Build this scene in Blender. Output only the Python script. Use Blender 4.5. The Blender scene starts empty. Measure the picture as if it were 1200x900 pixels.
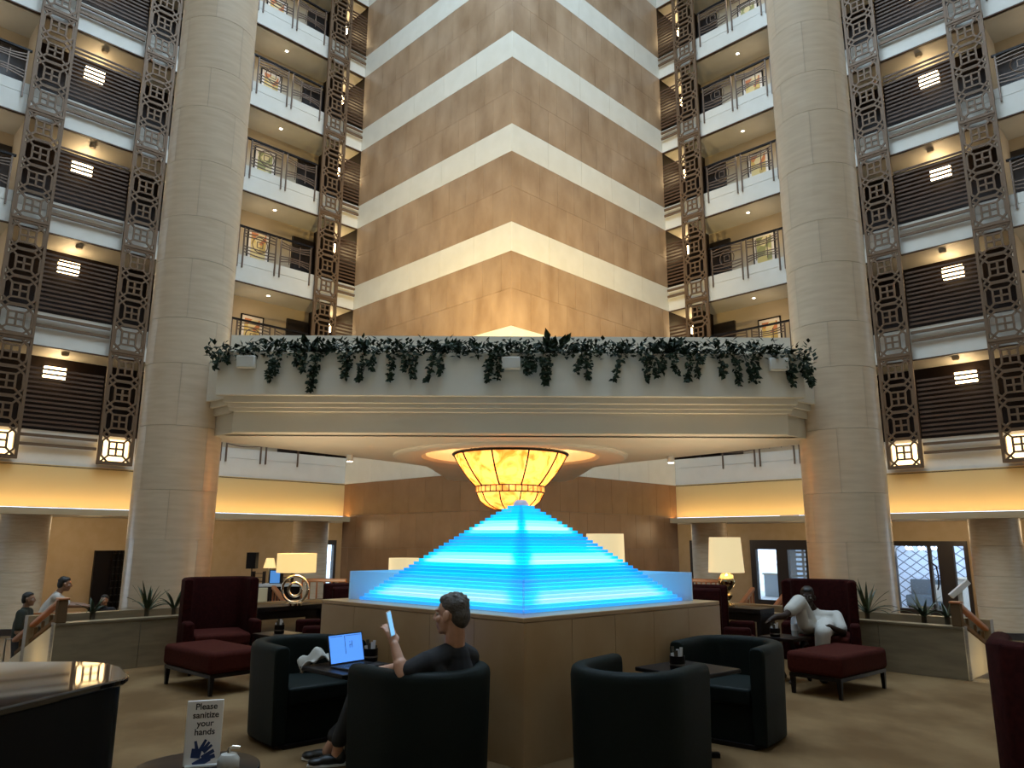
import bpy, bmesh, math, random
from mathutils import Vector, Matrix
random.seed(7)
PI = math.pi
R2 = math.sqrt(0.5)
scene = bpy.context.scene
C = scene.collection

# ------------------------------------------------------------------ camera
cam_d = bpy.data.cameras.new('camera'); cam = bpy.data.objects.new('camera', cam_d); C.objects.link(cam)
cam_d.sensor_fit = 'HORIZONTAL'; cam_d.sensor_width = 36.0; cam_d.lens = 872.2 / 1200 * 36
cam_d.clip_start = 0.05; cam_d.clip_end = 400
cam.matrix_world = (Matrix.Translation((0, 0, 1.5)) @ Matrix.Rotation(-0.0017, 4, 'Z')
                    @ Matrix.Rotation(PI / 2 + 0.2078, 4, 'X') @ Matrix.Rotation(0.0042, 4, 'Z'))
scene.camera = cam
# ------------------------------------------------------------------ world, large lights, exposure
w = bpy.data.worlds.new('world'); scene.world = w; w.use_nodes = True
bg = w.node_tree.nodes['Background']; bg.inputs[0].default_value = (0.62, 0.80, 1.0, 1); bg.inputs[1].default_value = 5.0
vs = scene.view_settings
vs.view_transform = 'Standard'; vs.look = 'None'; vs.gamma = 1.0; vs.use_curve_mapping = False; vs.exposure = -0.1

def lamp(kind, name, loc, energy, color, size=0.3, aim=None, spot=None, sizey=None):
    d = bpy.data.lights.new(name, kind); d.energy = energy; d.color = color
    if kind == 'AREA':
        d.size = size
        if sizey: d.shape = 'RECTANGLE'; d.size_y = sizey
    else: d.shadow_soft_size = size
    if kind == 'SPOT': d.spot_size = spot[0]; d.spot_blend = spot[1]
    o = bpy.data.objects.new(name, d); C.objects.link(o); o.location = loc
    if aim is not None:
        o.rotation_euler = (Vector(aim) - Vector(loc)).to_track_quat('-Z', 'Y').to_euler()
    return o
WARM = (1.0, 0.66, 0.32); COOL = (0.70, 0.88, 1.0)
# daylight through the glass roof high over the atrium
lamp('AREA', 'skylight', (0, 11.5, 26.0), 2700, COOL, 9, aim=(0, 11.501, 0), sizey=12)
# uplights on the bridge deck washing the stone tower
for x in (-2.3, 2.3):
    lamp('SPOT', 'tower_uplight', (x, 14.6, 3.75), 4000, (1.0, 0.70, 0.27), 0.12, aim=(x * 0.4, 21.2, 9.3), spot=(1.25, 1.0))
    lamp('SPOT', 'tower_uplight', (x * 1.15, 15.2, 3.75), 2600, (1.0, 0.70, 0.25), 0.12, aim=(x * 1.3, 23.2, 8.0), spot=(1.2, 1.0))
# added fill spots without fixtures brighten the columns and the underside of the bridge
for x in (-3.6, 3.6):
    lamp('SPOT', 'soffit_fill', (x, 10.9, 0.7), 230, (1.0, 0.80, 0.52), 0.2, aim=(x * 0.35, 12.6, 3.1), spot=(2.6, 1.0))

# ------------------------------------------------------------------ materials
MT = {}
def mat(name, col, rough=0.6, metal=0.0, col2=None, scale=6.0, stretch=(1, 1, 1), bump=0.0, var=0.0,
        emit=None, estr=0.0, spec=0.5, detail=4.0, contrast=(0.35, 0.65), coat=0.0):
    m = bpy.data.materials.new(name); m.use_nodes = True; nt = m.node_tree; N = nt.nodes; L = nt.links
    p = N['Principled BSDF']
    p.inputs['Base Color'].default_value = (*col, 1); p.inputs['Roughness'].default_value = rough
    p.inputs['Metallic'].default_value = metal; p.inputs['Specular IOR Level'].default_value = spec
    p.inputs['Coat Weight'].default_value = coat
    out = None
    if col2 or bump:
        g = N.new('ShaderNodeNewGeometry'); mp = N.new('ShaderNodeMapping'); mp.inputs['Scale'].default_value = stretch
        no = N.new('ShaderNodeTexNoise'); no.inputs['Scale'].default_value = scale; no.inputs['Detail'].default_value = detail
        L.new(g.outputs['Position'], mp.inputs['Vector']); L.new(mp.outputs[0], no.inputs['Vector'])
        if col2:
            r = N.new('ShaderNodeValToRGB'); e = r.color_ramp.elements
            e[0].position, e[1].position = contrast; e[0].color = (*col, 1); e[1].color = (*col2, 1)
            L.new(no.outputs[0], r.inputs[0]); out = r.outputs[0]
        if bump:
            b = N.new('ShaderNodeBump'); b.inputs['Strength'].default_value = bump; b.inputs['Distance'].default_value = 0.01
            L.new(no.outputs[0], b.inputs['Height']); L.new(b.outputs[0], p.inputs['Normal'])
    if var:
        oi = N.new('ShaderNodeObjectInfo'); mr = N.new('ShaderNodeMapRange')
        mr.inputs['To Min'].default_value = 1 - var; mr.inputs['To Max'].default_value = 1 + var
        h = N.new('ShaderNodeHueSaturation'); h.inputs['Color'].default_value = (*col, 1)
        L.new(oi.outputs['Random'], mr.inputs['Value']); L.new(mr.outputs[0], h.inputs['Value'])
        if out: L.new(out, h.inputs['Color'])
        out = h.outputs[0]
    if out: L.new(out, p.inputs['Base Color'])
    if emit:
        p.inputs['Emission Color'].default_value = (*emit, 1); p.inputs['Emission Strength'].default_value = estr
    MT[name] = m
    return m
mat('cream', (0.52, 0.50, 0.44), 0.55, col2=(0.55, 0.53, 0.47), scale=2)
mat('cream_plaster', (0.70, 0.65, 0.55), 0.6, col2=(0.73, 0.68, 0.58), scale=1.2)
mat('beige_wall', (0.48, 0.37, 0.22), 0.55, col2=(0.52, 0.41, 0.26), scale=3)
mat('ledge_beige', (0.40, 0.29, 0.16), 0.6)
mat('fascia_yellow', (0.54, 0.39, 0.17), 0.5)
mat('gallery_wall', (0.46, 0.38, 0.27), 0.6)
mat('column_stone', (0.56, 0.44, 0.31), 0.3, col2=(0.65, 0.53, 0.39), scale=2.2, stretch=(1, 1, 7), var=0.03, contrast=(0.3, 0.7))
mat('pillar_stone', (0.46, 0.36, 0.24), 0.45, spec=0.3, col2=(0.53, 0.43, 0.30), scale=2.5, stretch=(1, 1, 7))
mat('column_joint', (0.50, 0.42, 0.32), 0.6)
mat('tower_marble', (0.235, 0.15, 0.085), 0.3, col2=(0.37, 0.26, 0.165), scale=1.5, stretch=(1.0, 1.0, 0.55), var=0.05, detail=8, contrast=(0.3, 0.7))
mat('tower_low', (0.24, 0.115, 0.045), 0.3, col2=(0.31, 0.16, 0.07), scale=1.6, var=0.05, detail=8, contrast=(0.3, 0.7))
mat('tower_stripe', (0.60, 0.58, 0.50), 0.3, col2=(0.64, 0.62, 0.54), scale=2, var=0.02)
mat('grout', (0.27, 0.20, 0.14), 0.8)
mat('pedestal_stone', (0.34, 0.21, 0.098), 0.3, col2=(0.38, 0.25, 0.13), scale=3, var=0.02)
mat('planter_stone', (0.155, 0.118, 0.070), 0.4, col2=(0.20, 0.155, 0.095), scale=3, stretch=(1, 1, 6), var=0.04)
mat('stair_wall', (0.50, 0.42, 0.26), 0.5)
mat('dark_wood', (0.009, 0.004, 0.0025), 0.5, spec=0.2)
mat('slat_wood', (0.075, 0.042, 0.024), 0.5, spec=0.25)
mat('bronze', (0.115, 0.070, 0.038), 0.5, 0.15, spec=0.3)
mat('rail_metal', (0.12, 0.08, 0.055), 0.4, 0.3)
mat('black_wood', (0.008, 0.006, 0.006), 0.4, spec=0.15)
mat('door_dark', (0.022, 0.016, 0.014), 0.4)
mat('piano_case', (0.004, 0.004, 0.004), 0.35, spec=0.12)
mat('piano_black', (0.006, 0.006, 0.007), 0.04, coat=1.0)
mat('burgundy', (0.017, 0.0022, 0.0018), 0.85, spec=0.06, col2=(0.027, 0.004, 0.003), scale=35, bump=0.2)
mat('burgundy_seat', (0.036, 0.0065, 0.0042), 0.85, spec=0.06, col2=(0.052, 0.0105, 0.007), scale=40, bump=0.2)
mat('green_leather', (0.0055, 0.0082, 0.0070), 0.6, spec=0.10, col2=(0.007, 0.0105, 0.009), scale=60, bump=0.08)
mat('carpet', (0.105, 0.058, 0.022), 0.8, spec=0.12, col2=(0.175, 0.108, 0.048), scale=1.6, stretch=(1, 0.7, 1), detail=7, contrast=(0.38, 0.66), bump=0.1)
mat('outer_floor', (0.17, 0.105, 0.05), 0.25, col2=(0.22, 0.14, 0.07), scale=2)
mat('outdoor_paving', (0.55, 0.55, 0.55), 0.8)
mat('outdoor_wall', (0.45, 0.55, 0.65), 0.8)
mat('handrail_wood', (0.34, 0.115, 0.035), 0.3)
mat('newel_wood', (0.11, 0.065, 0.032), 0.8, spec=0.1)
mat('orange_wood', (0.36, 0.14, 0.05), 0.35)
mat('plant_leaf', (0.006, 0.013, 0.005), 0.6, spec=0.15, col2=(0.02, 0.034, 0.015), scale=12)
mat('yucca_leaf', (0.018, 0.035, 0.014), 0.45, col2=(0.05, 0.07, 0.03), scale=14)
mat('stem', (0.04, 0.03, 0.015), 0.7)
mat('skin_light', (0.42, 0.22, 0.14), 0.5, col2=(0.46, 0.25, 0.165), scale=30)
mat('skin_mid', (0.22, 0.115, 0.065), 0.5)
mat('skin_dark', (0.026, 0.014, 0.009), 0.6, spec=0.2)
mat('hair_greybrown', (0.035, 0.026, 0.020), 0.6, col2=(0.07, 0.058, 0.05), scale=70, bump=0.5)
mat('hair_black', (0.008, 0.007, 0.006), 0.55)
mat('eye_white', (0.4, 0.38, 0.35), 0.3)
mat('shirt_black', (0.005, 0.005, 0.006), 0.9)
mat('trouser_dark', (0.018, 0.019, 0.022), 0.9)
mat('shoe_black', (0.008, 0.008, 0.008), 0.4)
mat('shirt_white', (0.42, 0.40, 0.36), 0.85)
mat('trouser_tan', (0.20, 0.11, 0.06), 0.85)
mat('shirt_green', (0.018, 0.022, 0.014), 0.9)
mat('white_plastic', (0.62, 0.62, 0.60), 0.4)
mat('speaker_white', (0.66, 0.66, 0.62), 0.5)
mat('chrome', (0.75, 0.70, 0.62), 0.1, 1.0)
mat('lamp_gold', (0.55, 0.44, 0.26), 0.15, 1.0)
mat('laptop_grey', (0.035, 0.038, 0.045), 0.35, 0.4)
mat('screen_bezel', (0.01, 0.01, 0.012), 0.3)
mat('cloth_grey', (0.36, 0.34, 0.30), 0.9)
mat('sign_white', (0.72, 0.68, 0.64), 0.5)
mat('sign_ink', (0.015, 0.012, 0.015), 0.5)
mat('glove_blue', (0.012, 0.03, 0.11), 0.5)
mat('blue_sofa', (0.03, 0.07, 0.11), 0.7)
mat('stone_counter', (0.5, 0.5, 0.48), 0.4)
mat('steel', (0.3, 0.3, 0.3), 0.3, 1.0)
mat('label_paper', (0.6, 0.6, 0.62), 0.6)
mat('bottle_amber', (0.30, 0.12, 0.02), 0.15)
def emat(name, col, s): return mat(name, (0.0, 0.0, 0.0) if s > 2 else tuple(c * 0.5 for c in col), 0.6, emit=col, estr=s)
emat('led_warm', (1.0, 0.68, 0.30), 30)
emat('spot_glow', (1.0, 0.86, 0.66), 25)
emat('wall_lamp_glow', (1.0, 0.70, 0.36), 16)
emat('lantern_glow', (1.0, 0.66, 0.30), 4.5)
emat('shade_glow', (1.0, 0.80, 0.44), 0.75)
emat('shade_glow_strong', (1.0, 0.70, 0.28), 1.0)
emat('laptop_glow', (0.10, 0.33, 0.95), 1.0)
emat('phone_glow', (0.25, 0.62, 1.0), 0.9)
emat('picture_glow', (0.08, 0.26, 0.62), 0.8)
emat('cool_glow', (0.85, 0.93, 1.0), 30)
emat('screen_blue', (0.12, 0.2, 1.0), 2.0)

def glass_mat(name, tint, transp, rough=0.1):
    m = bpy.data.materials.new(name); m.use_nodes = True; nt = m.node_tree; N = nt.nodes; L = nt.links
    N.remove(N['Principled BSDF'])
    t = N.new('ShaderNodeBsdfTransparent'); t.inputs[0].default_value = (*tint, 1)
    g = N.new('ShaderNodeBsdfPrincipled'); g.inputs['Base Color'].default_value = (*tint, 1); g.inputs['Roughness'].default_value = rough
    mx = N.new('ShaderNodeMixShader'); mx.inputs[0].default_value = 1 - transp
    L.new(t.outputs[0], mx.inputs[1]); L.new(g.outputs[0], mx.inputs[2]); L.new(mx.outputs[0], N['Material Output'].inputs[0])
    MT[name] = m
glass_mat('clear_glass', (0.92, 0.96, 1.0), 0.9, 0.05)
glass_mat('frosted_glass', (0.70, 0.86, 1.0), 0.25, 0.35)
glass_mat('bottle_glass', (0.8, 0.85, 0.9), 0.6, 0.05)

def pyramid_mat():
    # backlit blue glass: tube light painted as emission, brighter low in each tier, dimmer at corners
    m = bpy.data.materials.new('pyramid_glass'); m.use_nodes = True; nt = m.node_tree; N = nt.nodes; L = nt.links
    p = N['Principled BSDF']; p.inputs['Base Color'].default_value = (0.02, 0.16, 0.35, 1); p.inputs['Roughness'].default_value = 0.15
    oi = N.new('ShaderNodeObjectInfo')
    r = N.new('ShaderNodeValToRGB'); e = r.color_ramp.elements
    e[0].position = 0.0; e[0].color = (0.0, 0.16, 0.95, 1); e[1].position = 1.0; e[1].color = (0.62, 1.0, 1.0, 1)
    k = e.new(0.3); k.color = (0.0, 0.44, 1.0, 1); k = e.new(0.58); k.color = (0.0, 0.78, 1.0, 1)
    # object colour red channel holds the painted glow of that sheet
    sep = N.new('ShaderNodeSeparateColor'); L.new(oi.outputs['Color'], sep.inputs[0])
    tc = N.new('ShaderNodeTexCoord'); se = N.new('ShaderNodeSeparateXYZ'); L.new(tc.outputs['Generated'], se.inputs[0])
    def edge(o):
        a = N.new('ShaderNodeMath'); a.operation = 'SUBTRACT'; L.new(o, a.inputs[0]); a.inputs[1].default_value = 0.5
        b = N.new('ShaderNodeMath'); b.operation = 'ABSOLUTE'; L.new(a.outputs[0], b.inputs[0])
        return b.outputs[0]
    # local |x|+|y| diamonds: along an edge min(|gx|,|gy|) runs 0..0.5; falls off to the corner at 0 and 0.5
    mn = N.new('ShaderNodeMath'); mn.operation = 'MINIMUM'; L.new(edge(se.outputs[0]), mn.inputs[0]); L.new(edge(se.outputs[1]), mn.inputs[1])
    mr = N.new('ShaderNodeMapRange'); mr.interpolation_type = 'SMOOTHSTEP'
    mr.inputs['From Min'].default_value = 0.0; mr.inputs['From Max'].default_value = 0.07
    mr.inputs['To Min'].default_value = 0.5; mr.inputs['To Max'].default_value = 1.0
    L.new(mn.outputs[0], mr.inputs['Value'])
    mu = N.new('ShaderNodeMath'); mu.operation = 'MULTIPLY'; L.new(sep.outputs[0], mu.inputs[0]); L.new(mr.outputs[0], mu.inputs[1])
    L.new(mu.outputs[0], r.inputs[0]); L.new(r.outputs[0], p.inputs['Emission Color']); p.inputs['Emission Strength'].default_value = 1.15
    MT['pyramid_glass'] = m
pyramid_mat()

def alabaster():
    m = bpy.data.materials.new('alabaster'); m.use_nodes = True; nt = m.node_tree; N = nt.nodes; L = nt.links
    N.remove(N['Principled BSDF'])
    g = N.new('ShaderNodeNewGeometry'); no = N.new('ShaderNodeTexNoise'); no.inputs['Scale'].default_value = 3.2; no.inputs['Detail'].default_value = 9
    no.inputs['Distortion'].default_value = 1.5; L.new(g.outputs['Position'], no.inputs['Vector'])
    r = N.new('ShaderNodeValToRGB'); e = r.color_ramp.elements
    e[0].position, e[1].position = 0.36, 0.56; e[0].color = (0.62, 0.30, 0.08, 1); e[1].color = (0.98, 0.66, 0.29, 1); L.new(no.outputs[0], r.inputs[0])
    t = N.new('ShaderNodeBsdfTranslucent'); d = N.new('ShaderNodeBsdfDiffuse'); em = N.new('ShaderNodeEmission'); em.inputs[1].default_value = 0.45
    for s in (t, d, em): L.new(r.outputs[0], s.inputs[0])
    mx = N.new('ShaderNodeMixShader'); mx.inputs[0].default_value = 0.25; L.new(t.outputs[0], mx.inputs[1]); L.new(d.outputs[0], mx.inputs[2])
    ad = N.new('ShaderNodeAddShader'); L.new(mx.outputs[0], ad.inputs[0]); L.new(em.outputs[0], ad.inputs[1])
    L.new(ad.outputs[0], N['Material Output'].inputs[0]); MT['alabaster'] = m
alabaster()

def art_mat(name, pal, scale):
    m = bpy.data.materials.new(name); m.use_nodes = True; nt = m.node_tree; N = nt.nodes; L = nt.links
    p = N['Principled BSDF']; p.inputs['Roughness'].default_value = 0.6
    g = N.new('ShaderNodeTexCoord'); v = N.new('ShaderNodeTexVoronoi'); v.inputs['Scale'].default_value = scale
    L.new(g.outputs['Object'], v.inputs['Vector'])
    s = N.new('ShaderNodeSeparateColor'); L.new(v.outputs['Color'], s.inputs[0])
    r = N.new('ShaderNodeValToRGB'); r.color_ramp.interpolation = 'CONSTANT'; e = r.color_ramp.elements
    e[0].color = (*pal[0], 1); e[1].position = 1 / len(pal); e[1].color = (*pal[1], 1)
    for i in range(2, len(pal)):
        q = e.new(i / len(pal)); q.color = (*pal[i], 1)
    L.new(s.outputs[0], r.inputs[0]); L.new(r.outputs[0], p.inputs['Base Color']); MT[name] = m
art_mat('art_warm', [(0.62, 0.46, 0.14), (0.70, 0.62, 0.38), (0.50, 0.36, 0.12), (0.55, 0.20, 0.08), (0.68, 0.56, 0.26), (0.66, 0.60, 0.36)], 3.2)
art_mat('art_green', [(0.38, 0.38, 0.16), (0.66, 0.6, 0.36), (0.26, 0.28, 0.12), (0.55, 0.46, 0.18)], 3.2)

def trellis_mat():
    m = bpy.data.materials.new('trellis_wallpaper'); m.use_nodes = True; nt = m.node_tree; N = nt.nodes; L = nt.links
    p = N['Principled BSDF']; p.inputs['Roughness'].default_value = 0.7
    g = N.new('ShaderNodeTexCoord'); se = N.new('ShaderNodeSeparateXYZ'); L.new(g.outputs['Object'], se.inputs[0])
    def lin(ax, az):
        a = N.new('ShaderNodeMath'); a.operation = 'MULTIPLY'; L.new(se.outputs[0], a.inputs[0]); a.inputs[1].default_value = ax
        b = N.new('ShaderNodeMath'); b.operation = 'MULTIPLY_ADD'; L.new(se.outputs[2], b.inputs[0]); b.inputs[1].default_value = az; L.new(a.outputs[0], b.inputs[2])
        f = N.new('ShaderNodeMath'); f.operation = 'PINGPONG'; L.new(b.outputs[0], f.inputs[0]); f.inputs[1].default_value = 0.5
        return f.outputs[0]
    mn = N.new('ShaderNodeMath'); mn.operation = 'MINIMUM'; L.new(lin(2.2, 3.0), mn.inputs[0]); L.new(lin(2.2, -3.0), mn.inputs[1])
    r = N.new('ShaderNodeValToRGB'); r.color_ramp.interpolation = 'CONSTANT'; e = r.color_ramp.elements
    e[0].color = (0.10, 0.13, 0.20, 1); e[1].position = 0.07; e[1].color = (0.55, 0.66, 0.85, 1)
    L.new(mn.outputs[0], r.inputs[0]); L.new(r.outputs[0], p.inputs['Base Color']); MT['trellis_wallpaper'] = m
trellis_mat()

# ------------------------------------------------------------------ mesh helpers
class MB:
    def __init__(s): s.v = []; s.f = []
    def add(s, vs, fs):
        n = len(s.v); s.v += [tuple(p) for p in vs]; s.f += [tuple(i + n for i in f) for f in fs]; return s
    def hexa(s, p):
        return s.add(p, [(0, 3, 2, 1), (4, 5, 6, 7), (0, 1, 5, 4), (1, 2, 6, 5), (2, 3, 7, 6), (3, 0, 4, 7)])
    def box(s, x0, x1, y0, y1, z0, z1):
        return s.hexa([(x0, y0, z0), (x1, y0, z0), (x1, y1, z0), (x0, y1, z0), (x0, y0, z1), (x1, y0, z1), (x1, y1, z1), (x0, y1, z1)])
    def bar(s, a, b, wd, hd, up=(0, 0, 1)):
        a = Vector(a); b = Vector(b); t = (b - a).normalized(); u = Vector(up)
        if abs(t.dot(u)) > 0.98: u = Vector((0, 1, 0))
        r = t.cross(u).normalized() * wd / 2; q = r.cross(t).normalized() * hd / 2
        return s.hexa([a - r - q, a + r - q, b + r - q, b - r - q, a - r + q, a + r + q, b + r + q, b - r + q])
    def tube(s, pts, r, n=6, closed=False):
        P = [Vector(p) for p in pts]; k = len(P); rs = r if isinstance(r, (list, tuple)) else [r] * k
        vs = []; prev = None
        for i in range(k):
            t = (P[(i + 1) % k] - P[i - 1]) if closed else (P[min(i + 1, k - 1)] - P[max(i - 1, 0)])
            t.normalize()
            if prev is None:
                ref = Vector((0, 0, 1)) if abs(t.z) < 0.9 else Vector((1, 0, 0)); a = t.cross(ref).normalized()
            else:
                a = (prev - t * prev.dot(t)).normalized()
            prev = a; b = t.cross(a)
            for j in range(n):
                g = 2 * PI * j / n; vs.append(P[i] + (a * math.cos(g) + b * math.sin(g)) * rs[i])
        fs = []
        for i in range(k if closed else k - 1):
            for j in range(n):
                i2 = (i + 1) % k; fs.append((i * n + j, i * n + (j + 1) % n, i2 * n + (j + 1) % n, i2 * n + j))
        if not closed: fs += [tuple(range(n - 1, -1, -1)), tuple(range((k - 1) * n, k * n))]
        return s.add(vs, fs)
    def lathe(s, prof, n=24, c=(0, 0, 0), a0=0.0, a1=None):
        full = a1 is None; a1 = a0 + 2 * PI if full else a1; m = n if full else n + 1; vs = []; fs = []
        for (r, z) in prof:
            for j in range(m):
                g = a0 + (a1 - a0) * j / n; vs.append((c[0] + r * math.cos(g), c[1] + r * math.sin(g), c[2] + z))
        for i in range(len(prof) - 1):
            for j in range(n):
                j2 = (j + 1) % m; fs.append((i * m + j, i * m + j2, (i + 1) * m + j2, (i + 1) * m + j))
        if full and tuple(prof[0]) != tuple(prof[-1]):
            if prof[0][0] > 1e-6: fs.append(tuple(range(m - 1, -1, -1)))
            if prof[-1][0] > 1e-6: fs.append(tuple(range((len(prof) - 1) * m, len(prof) * m)))
        return s.add(vs, fs)
    def prism(s, poly, z0, z1):
        n = len(poly); vs = [(x, y, z0) for x, y in poly] + [(x, y, z1) for x, y in poly]
        return s.add(vs, [tuple(range(n - 1, -1, -1)), tuple(range(n, 2 * n))] + [(i, (i + 1) % n, n + (i + 1) % n, n + i) for i in range(n)])
    def ell(s, c, r, rot=None, n=14, m=9):
        vs = []; c = Vector(c); rot = rot or Matrix.Identity(3)
        if not isinstance(r, (tuple, list)): r = (r, r, r)
        vs.append(c + rot @ Vector((0, 0, -r[2])))
        for i in range(1, m):
            t = -PI / 2 + PI * i / m
            for j in range(n):
                g = 2 * PI * j / n
                vs.append(c + rot @ Vector((r[0] * math.cos(t) * math.cos(g), r[1] * math.cos(t) * math.sin(g), r[2] * math.sin(t))))
        vs.append(c + rot @ Vector((0, 0, r[2]))); top = len(vs) - 1; fs = []
        for j in range(n):
            fs.append((0, 1 + (j + 1) % n, 1 + j)); b = 1 + (m - 2) * n; fs.append((b + j, b + (j + 1) % n, top))
        for i in range(m - 2):
            for j in range(n):
                a = 1 + i * n; fs.append((a + j, a + (j + 1) % n, a + n + (j + 1) % n, a + n + j))
        return s.add(vs, fs)
    def caps(s, a, b, r0, r1=None):
        r1 = r0 if r1 is None else r1
        s.ell(a, r0, n=12, m=7); s.ell(b, r1, n=12, m=7)
        if (Vector(b) - Vector(a)).length > 1e-4: s.tube([a, b], [r0, r1], 12)
        return s
    def chain(s, pts, rs):
        for i in range(len(pts) - 1): s.caps(pts[i], pts[i + 1], rs[i], rs[i + 1])
        return s
    def mesh(s, name, m, smooth=None):
        me = bpy.data.meshes.new(name); me.from_pydata(s.v, [], s.f); me.validate()
        bm = bmesh.new(); bm.from_mesh(me); bmesh.ops.recalc_face_normals(bm, faces=bm.faces); bm.to_mesh(me); bm.free()
        if m: me.materials.append(MT[m])
        if smooth:
            me.shade_smooth(); me.set_sharp_from_angle(angle=math.radians(smooth))
        return me
def link(name, me, parent=None, loc=None, rz=None, scale=None):
    o = bpy.data.objects.new(name, me); C.objects.link(o)
    if parent: o.parent = parent
    if loc is not None: o.location = loc
    if rz is not None: o.rotation_euler = (0, 0, rz)
    if scale is not None: o.scale = scale
    return o
def obj(name, mb, m, parent=None, smooth=None, bevel=0.0, seg=2, loc=None, rz=None):
    o = link(name, mb.mesh(name, m, smooth), parent, loc, rz)
    if bevel:
        b = o.modifiers.new('bevel', 'BEVEL'); b.width = bevel; b.segments = seg; b.limit_method = 'ANGLE'; b.angle_limit = math.radians(35)
        b.harden_normals = False; o.data.shade_smooth(); o.data.set_sharp_from_angle(angle=math.radians(50))
    return o
def tag(o, label, cat, group=None):
    o['label'] = label; o['category'] = cat
    if group: o['group'] = group
    return o
def thing(name, label, cat, loc=(0, 0, 0), rz=0.0, group=None):
    o = link(name, None, None, loc, rz); o.empty_display_size = 0.1
    return tag(o, label, cat, group)
def struct(name, mb, m, smooth=None):
    o = obj(name, mb, m, None, smooth); o['kind'] = 'structure'; return o
def dup(root, loc, rz, label=None, group=None):
    r = root.copy(); C.objects.link(r); r.location = loc; r.rotation_euler = (0, 0, rz)
    if label: r['label'] = label
    if group: r['group'] = group
    for ch in list(root.children):
        c = ch.copy(); C.objects.link(c); c.parent = r
        for g in list(ch.children):
            d = g.copy(); C.objects.link(d); d.parent = c
    return r
UNIT = {}
def unit_box(m):
    if m not in UNIT: UNIT[m] = MB().box(-.5, .5, -.5, .5, -.5, .5).mesh('stone_piece', m)
    return UNIT[m]

# ------------------------------------------------------------------ atrium frame of reference
E0, EY = 5.83, 26.35            # inner corner where a gallery wing meets the tower
B0, PER, PH = 3.42, 3.2, 0.92   # underside of the lowest gallery, storey height, parapet height
GZ = -0.9                       # outer ground floor; the lounge platform is z = 0
def WP(sg, s, d, z): return (sg * (E0 + R2 * (s + d)), EY + R2 * (d - s), z)
def wrz(sg): return -sg * PI / 4
def wbox(mb, sg, s0, s1, d0, d1, z0, z1):
    return mb.hexa([WP(sg, s0, d0, z0), WP(sg, s1, d0, z0), WP(sg, s1, d1, z0), WP(sg, s0, d1, z0),
                    WP(sg, s0, d0, z1), WP(sg, s1, d0, z1), WP(sg, s1, d1, z1), WP(sg, s0, d1, z1)])
SIDE = {1: 'right', -1: 'left'}
ORD = ['lowest', 'second', 'third', 'fourth', 'fifth', 'sixth']
SEND = 20.0
trim_n = [0]
def trim(mb, m):
    trim_n[0] += 1; return struct('trim_%d' % trim_n[0], mb, m)

# ---- shell: outer ground floor, roof, walls behind the viewer
struct('floor_outer', MB().box(-32, 32, -10, 44, GZ - 0.2, GZ), 'outer_floor')
roof = MB()
for x0, x1, y0, y1 in ((-32, -10, -10, 44), (10, 32, -10, 44), (-10, 10, -10, -4), (-10, 10, 21, 44)): roof.box(x0, x1, y0, y1, 26.6, 26.8)
struct('ceiling', roof, 'cream')
for sg in (1, -1):
    a = WP(sg, SEND, 0, 0); b = (0.0, a[1] - abs(a[0]), 0)
    n = Vector((sg * R2, -R2, 0)) * 0.2
    m = MB(); A = Vector(a); Bv = Vector(b)
    m.hexa([A + Vector((0, 0, GZ)), Bv + Vector((0, 0, GZ)), Bv + n + Vector((0, 0, GZ)), A + n + Vector((0, 0, GZ)),
            A + Vector((0, 0, 26.6)), Bv + Vector((0, 0, 26.6)), Bv + n + Vector((0, 0, 26.6)), A + n + Vector((0, 0, 26.6))])
    struct('wall_near_' + SIDE[sg], m, 'gallery_wall')
# glass roof panes over the well
gr = MB()
for i in range(5):
    for j in range(6): gr.box(-9.95 + 4 * i, -6.05 + 4 * i, -3.95 + 4.16 * j, 0.1 + 4.16 * j, 26.66, 26.68)
g = struct('window_1', gr, 'clear_glass')

# ---- stone tower: two faces of marble panels with pale stripes
TL = 8.24
T0 = (0.0, EY - E0)
back = MB().prism([(0, T0[1] + 0.06), (E0 - 0.06, EY), (-E0 + 0.06, EY)], GZ, 26.5)
struct('wall_tower', back, 'grout')
for sg in (1, -1):
    par = obj('wall_tower_' + SIDE[sg], MB().box(0, 0.02, 0, 0.02, 26.5, 26.52), 'grout', None, loc=(0, T0[1], 0)); par['kind'] = 'structure'
    rz = sg * PI / 4
    def face(u, z): return (sg * R2 * u, R2 * u, z)       # point on the face, relative to the corner
    inn = Vector((-sg * R2, R2, 0))
    def tile(u0, u1, z0, z1, m, name):
        c = Vector(face((u0 + u1) / 2, (z0 + z1) / 2)) + inn * 0.012
        link(name, unit_box(m), par, c, rz, (u1 - u0 - 0.008, 0.03, z1 - z0 - 0.008))
    for k in range(-1, 8):
        b = B0 + PER * k
        nco = 10; wd = TL / nco
        if k >= 0:
            for i in range(5): tile(i * TL / 5, (i + 1) * TL / 5, b, b + PH, 'tower_stripe', 'stone_slab')
        z0, z1 = (b + PH, b + PER) if k >= 0 else (GZ, B0)
        rows = 2 if k >= 0 else 4
        for r in range(rows):
            off = 0.5 if r % 2 else 0.0
            for i in range(nco + (1 if off else 0)):
                u0 = max(0, (i - off) * wd); u1 = min(TL, (i + 1 - off) * wd)
                if z0 + (z1 - z0) * r / rows > 25.5: continue
                tile(u0, u1, z0 + (z1 - z0) * r / rows, z0 + (z1 - z0) * (r + 1) / rows, 'tower_low' if k < 0 else 'tower_marble', 'marble_panel')

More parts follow.
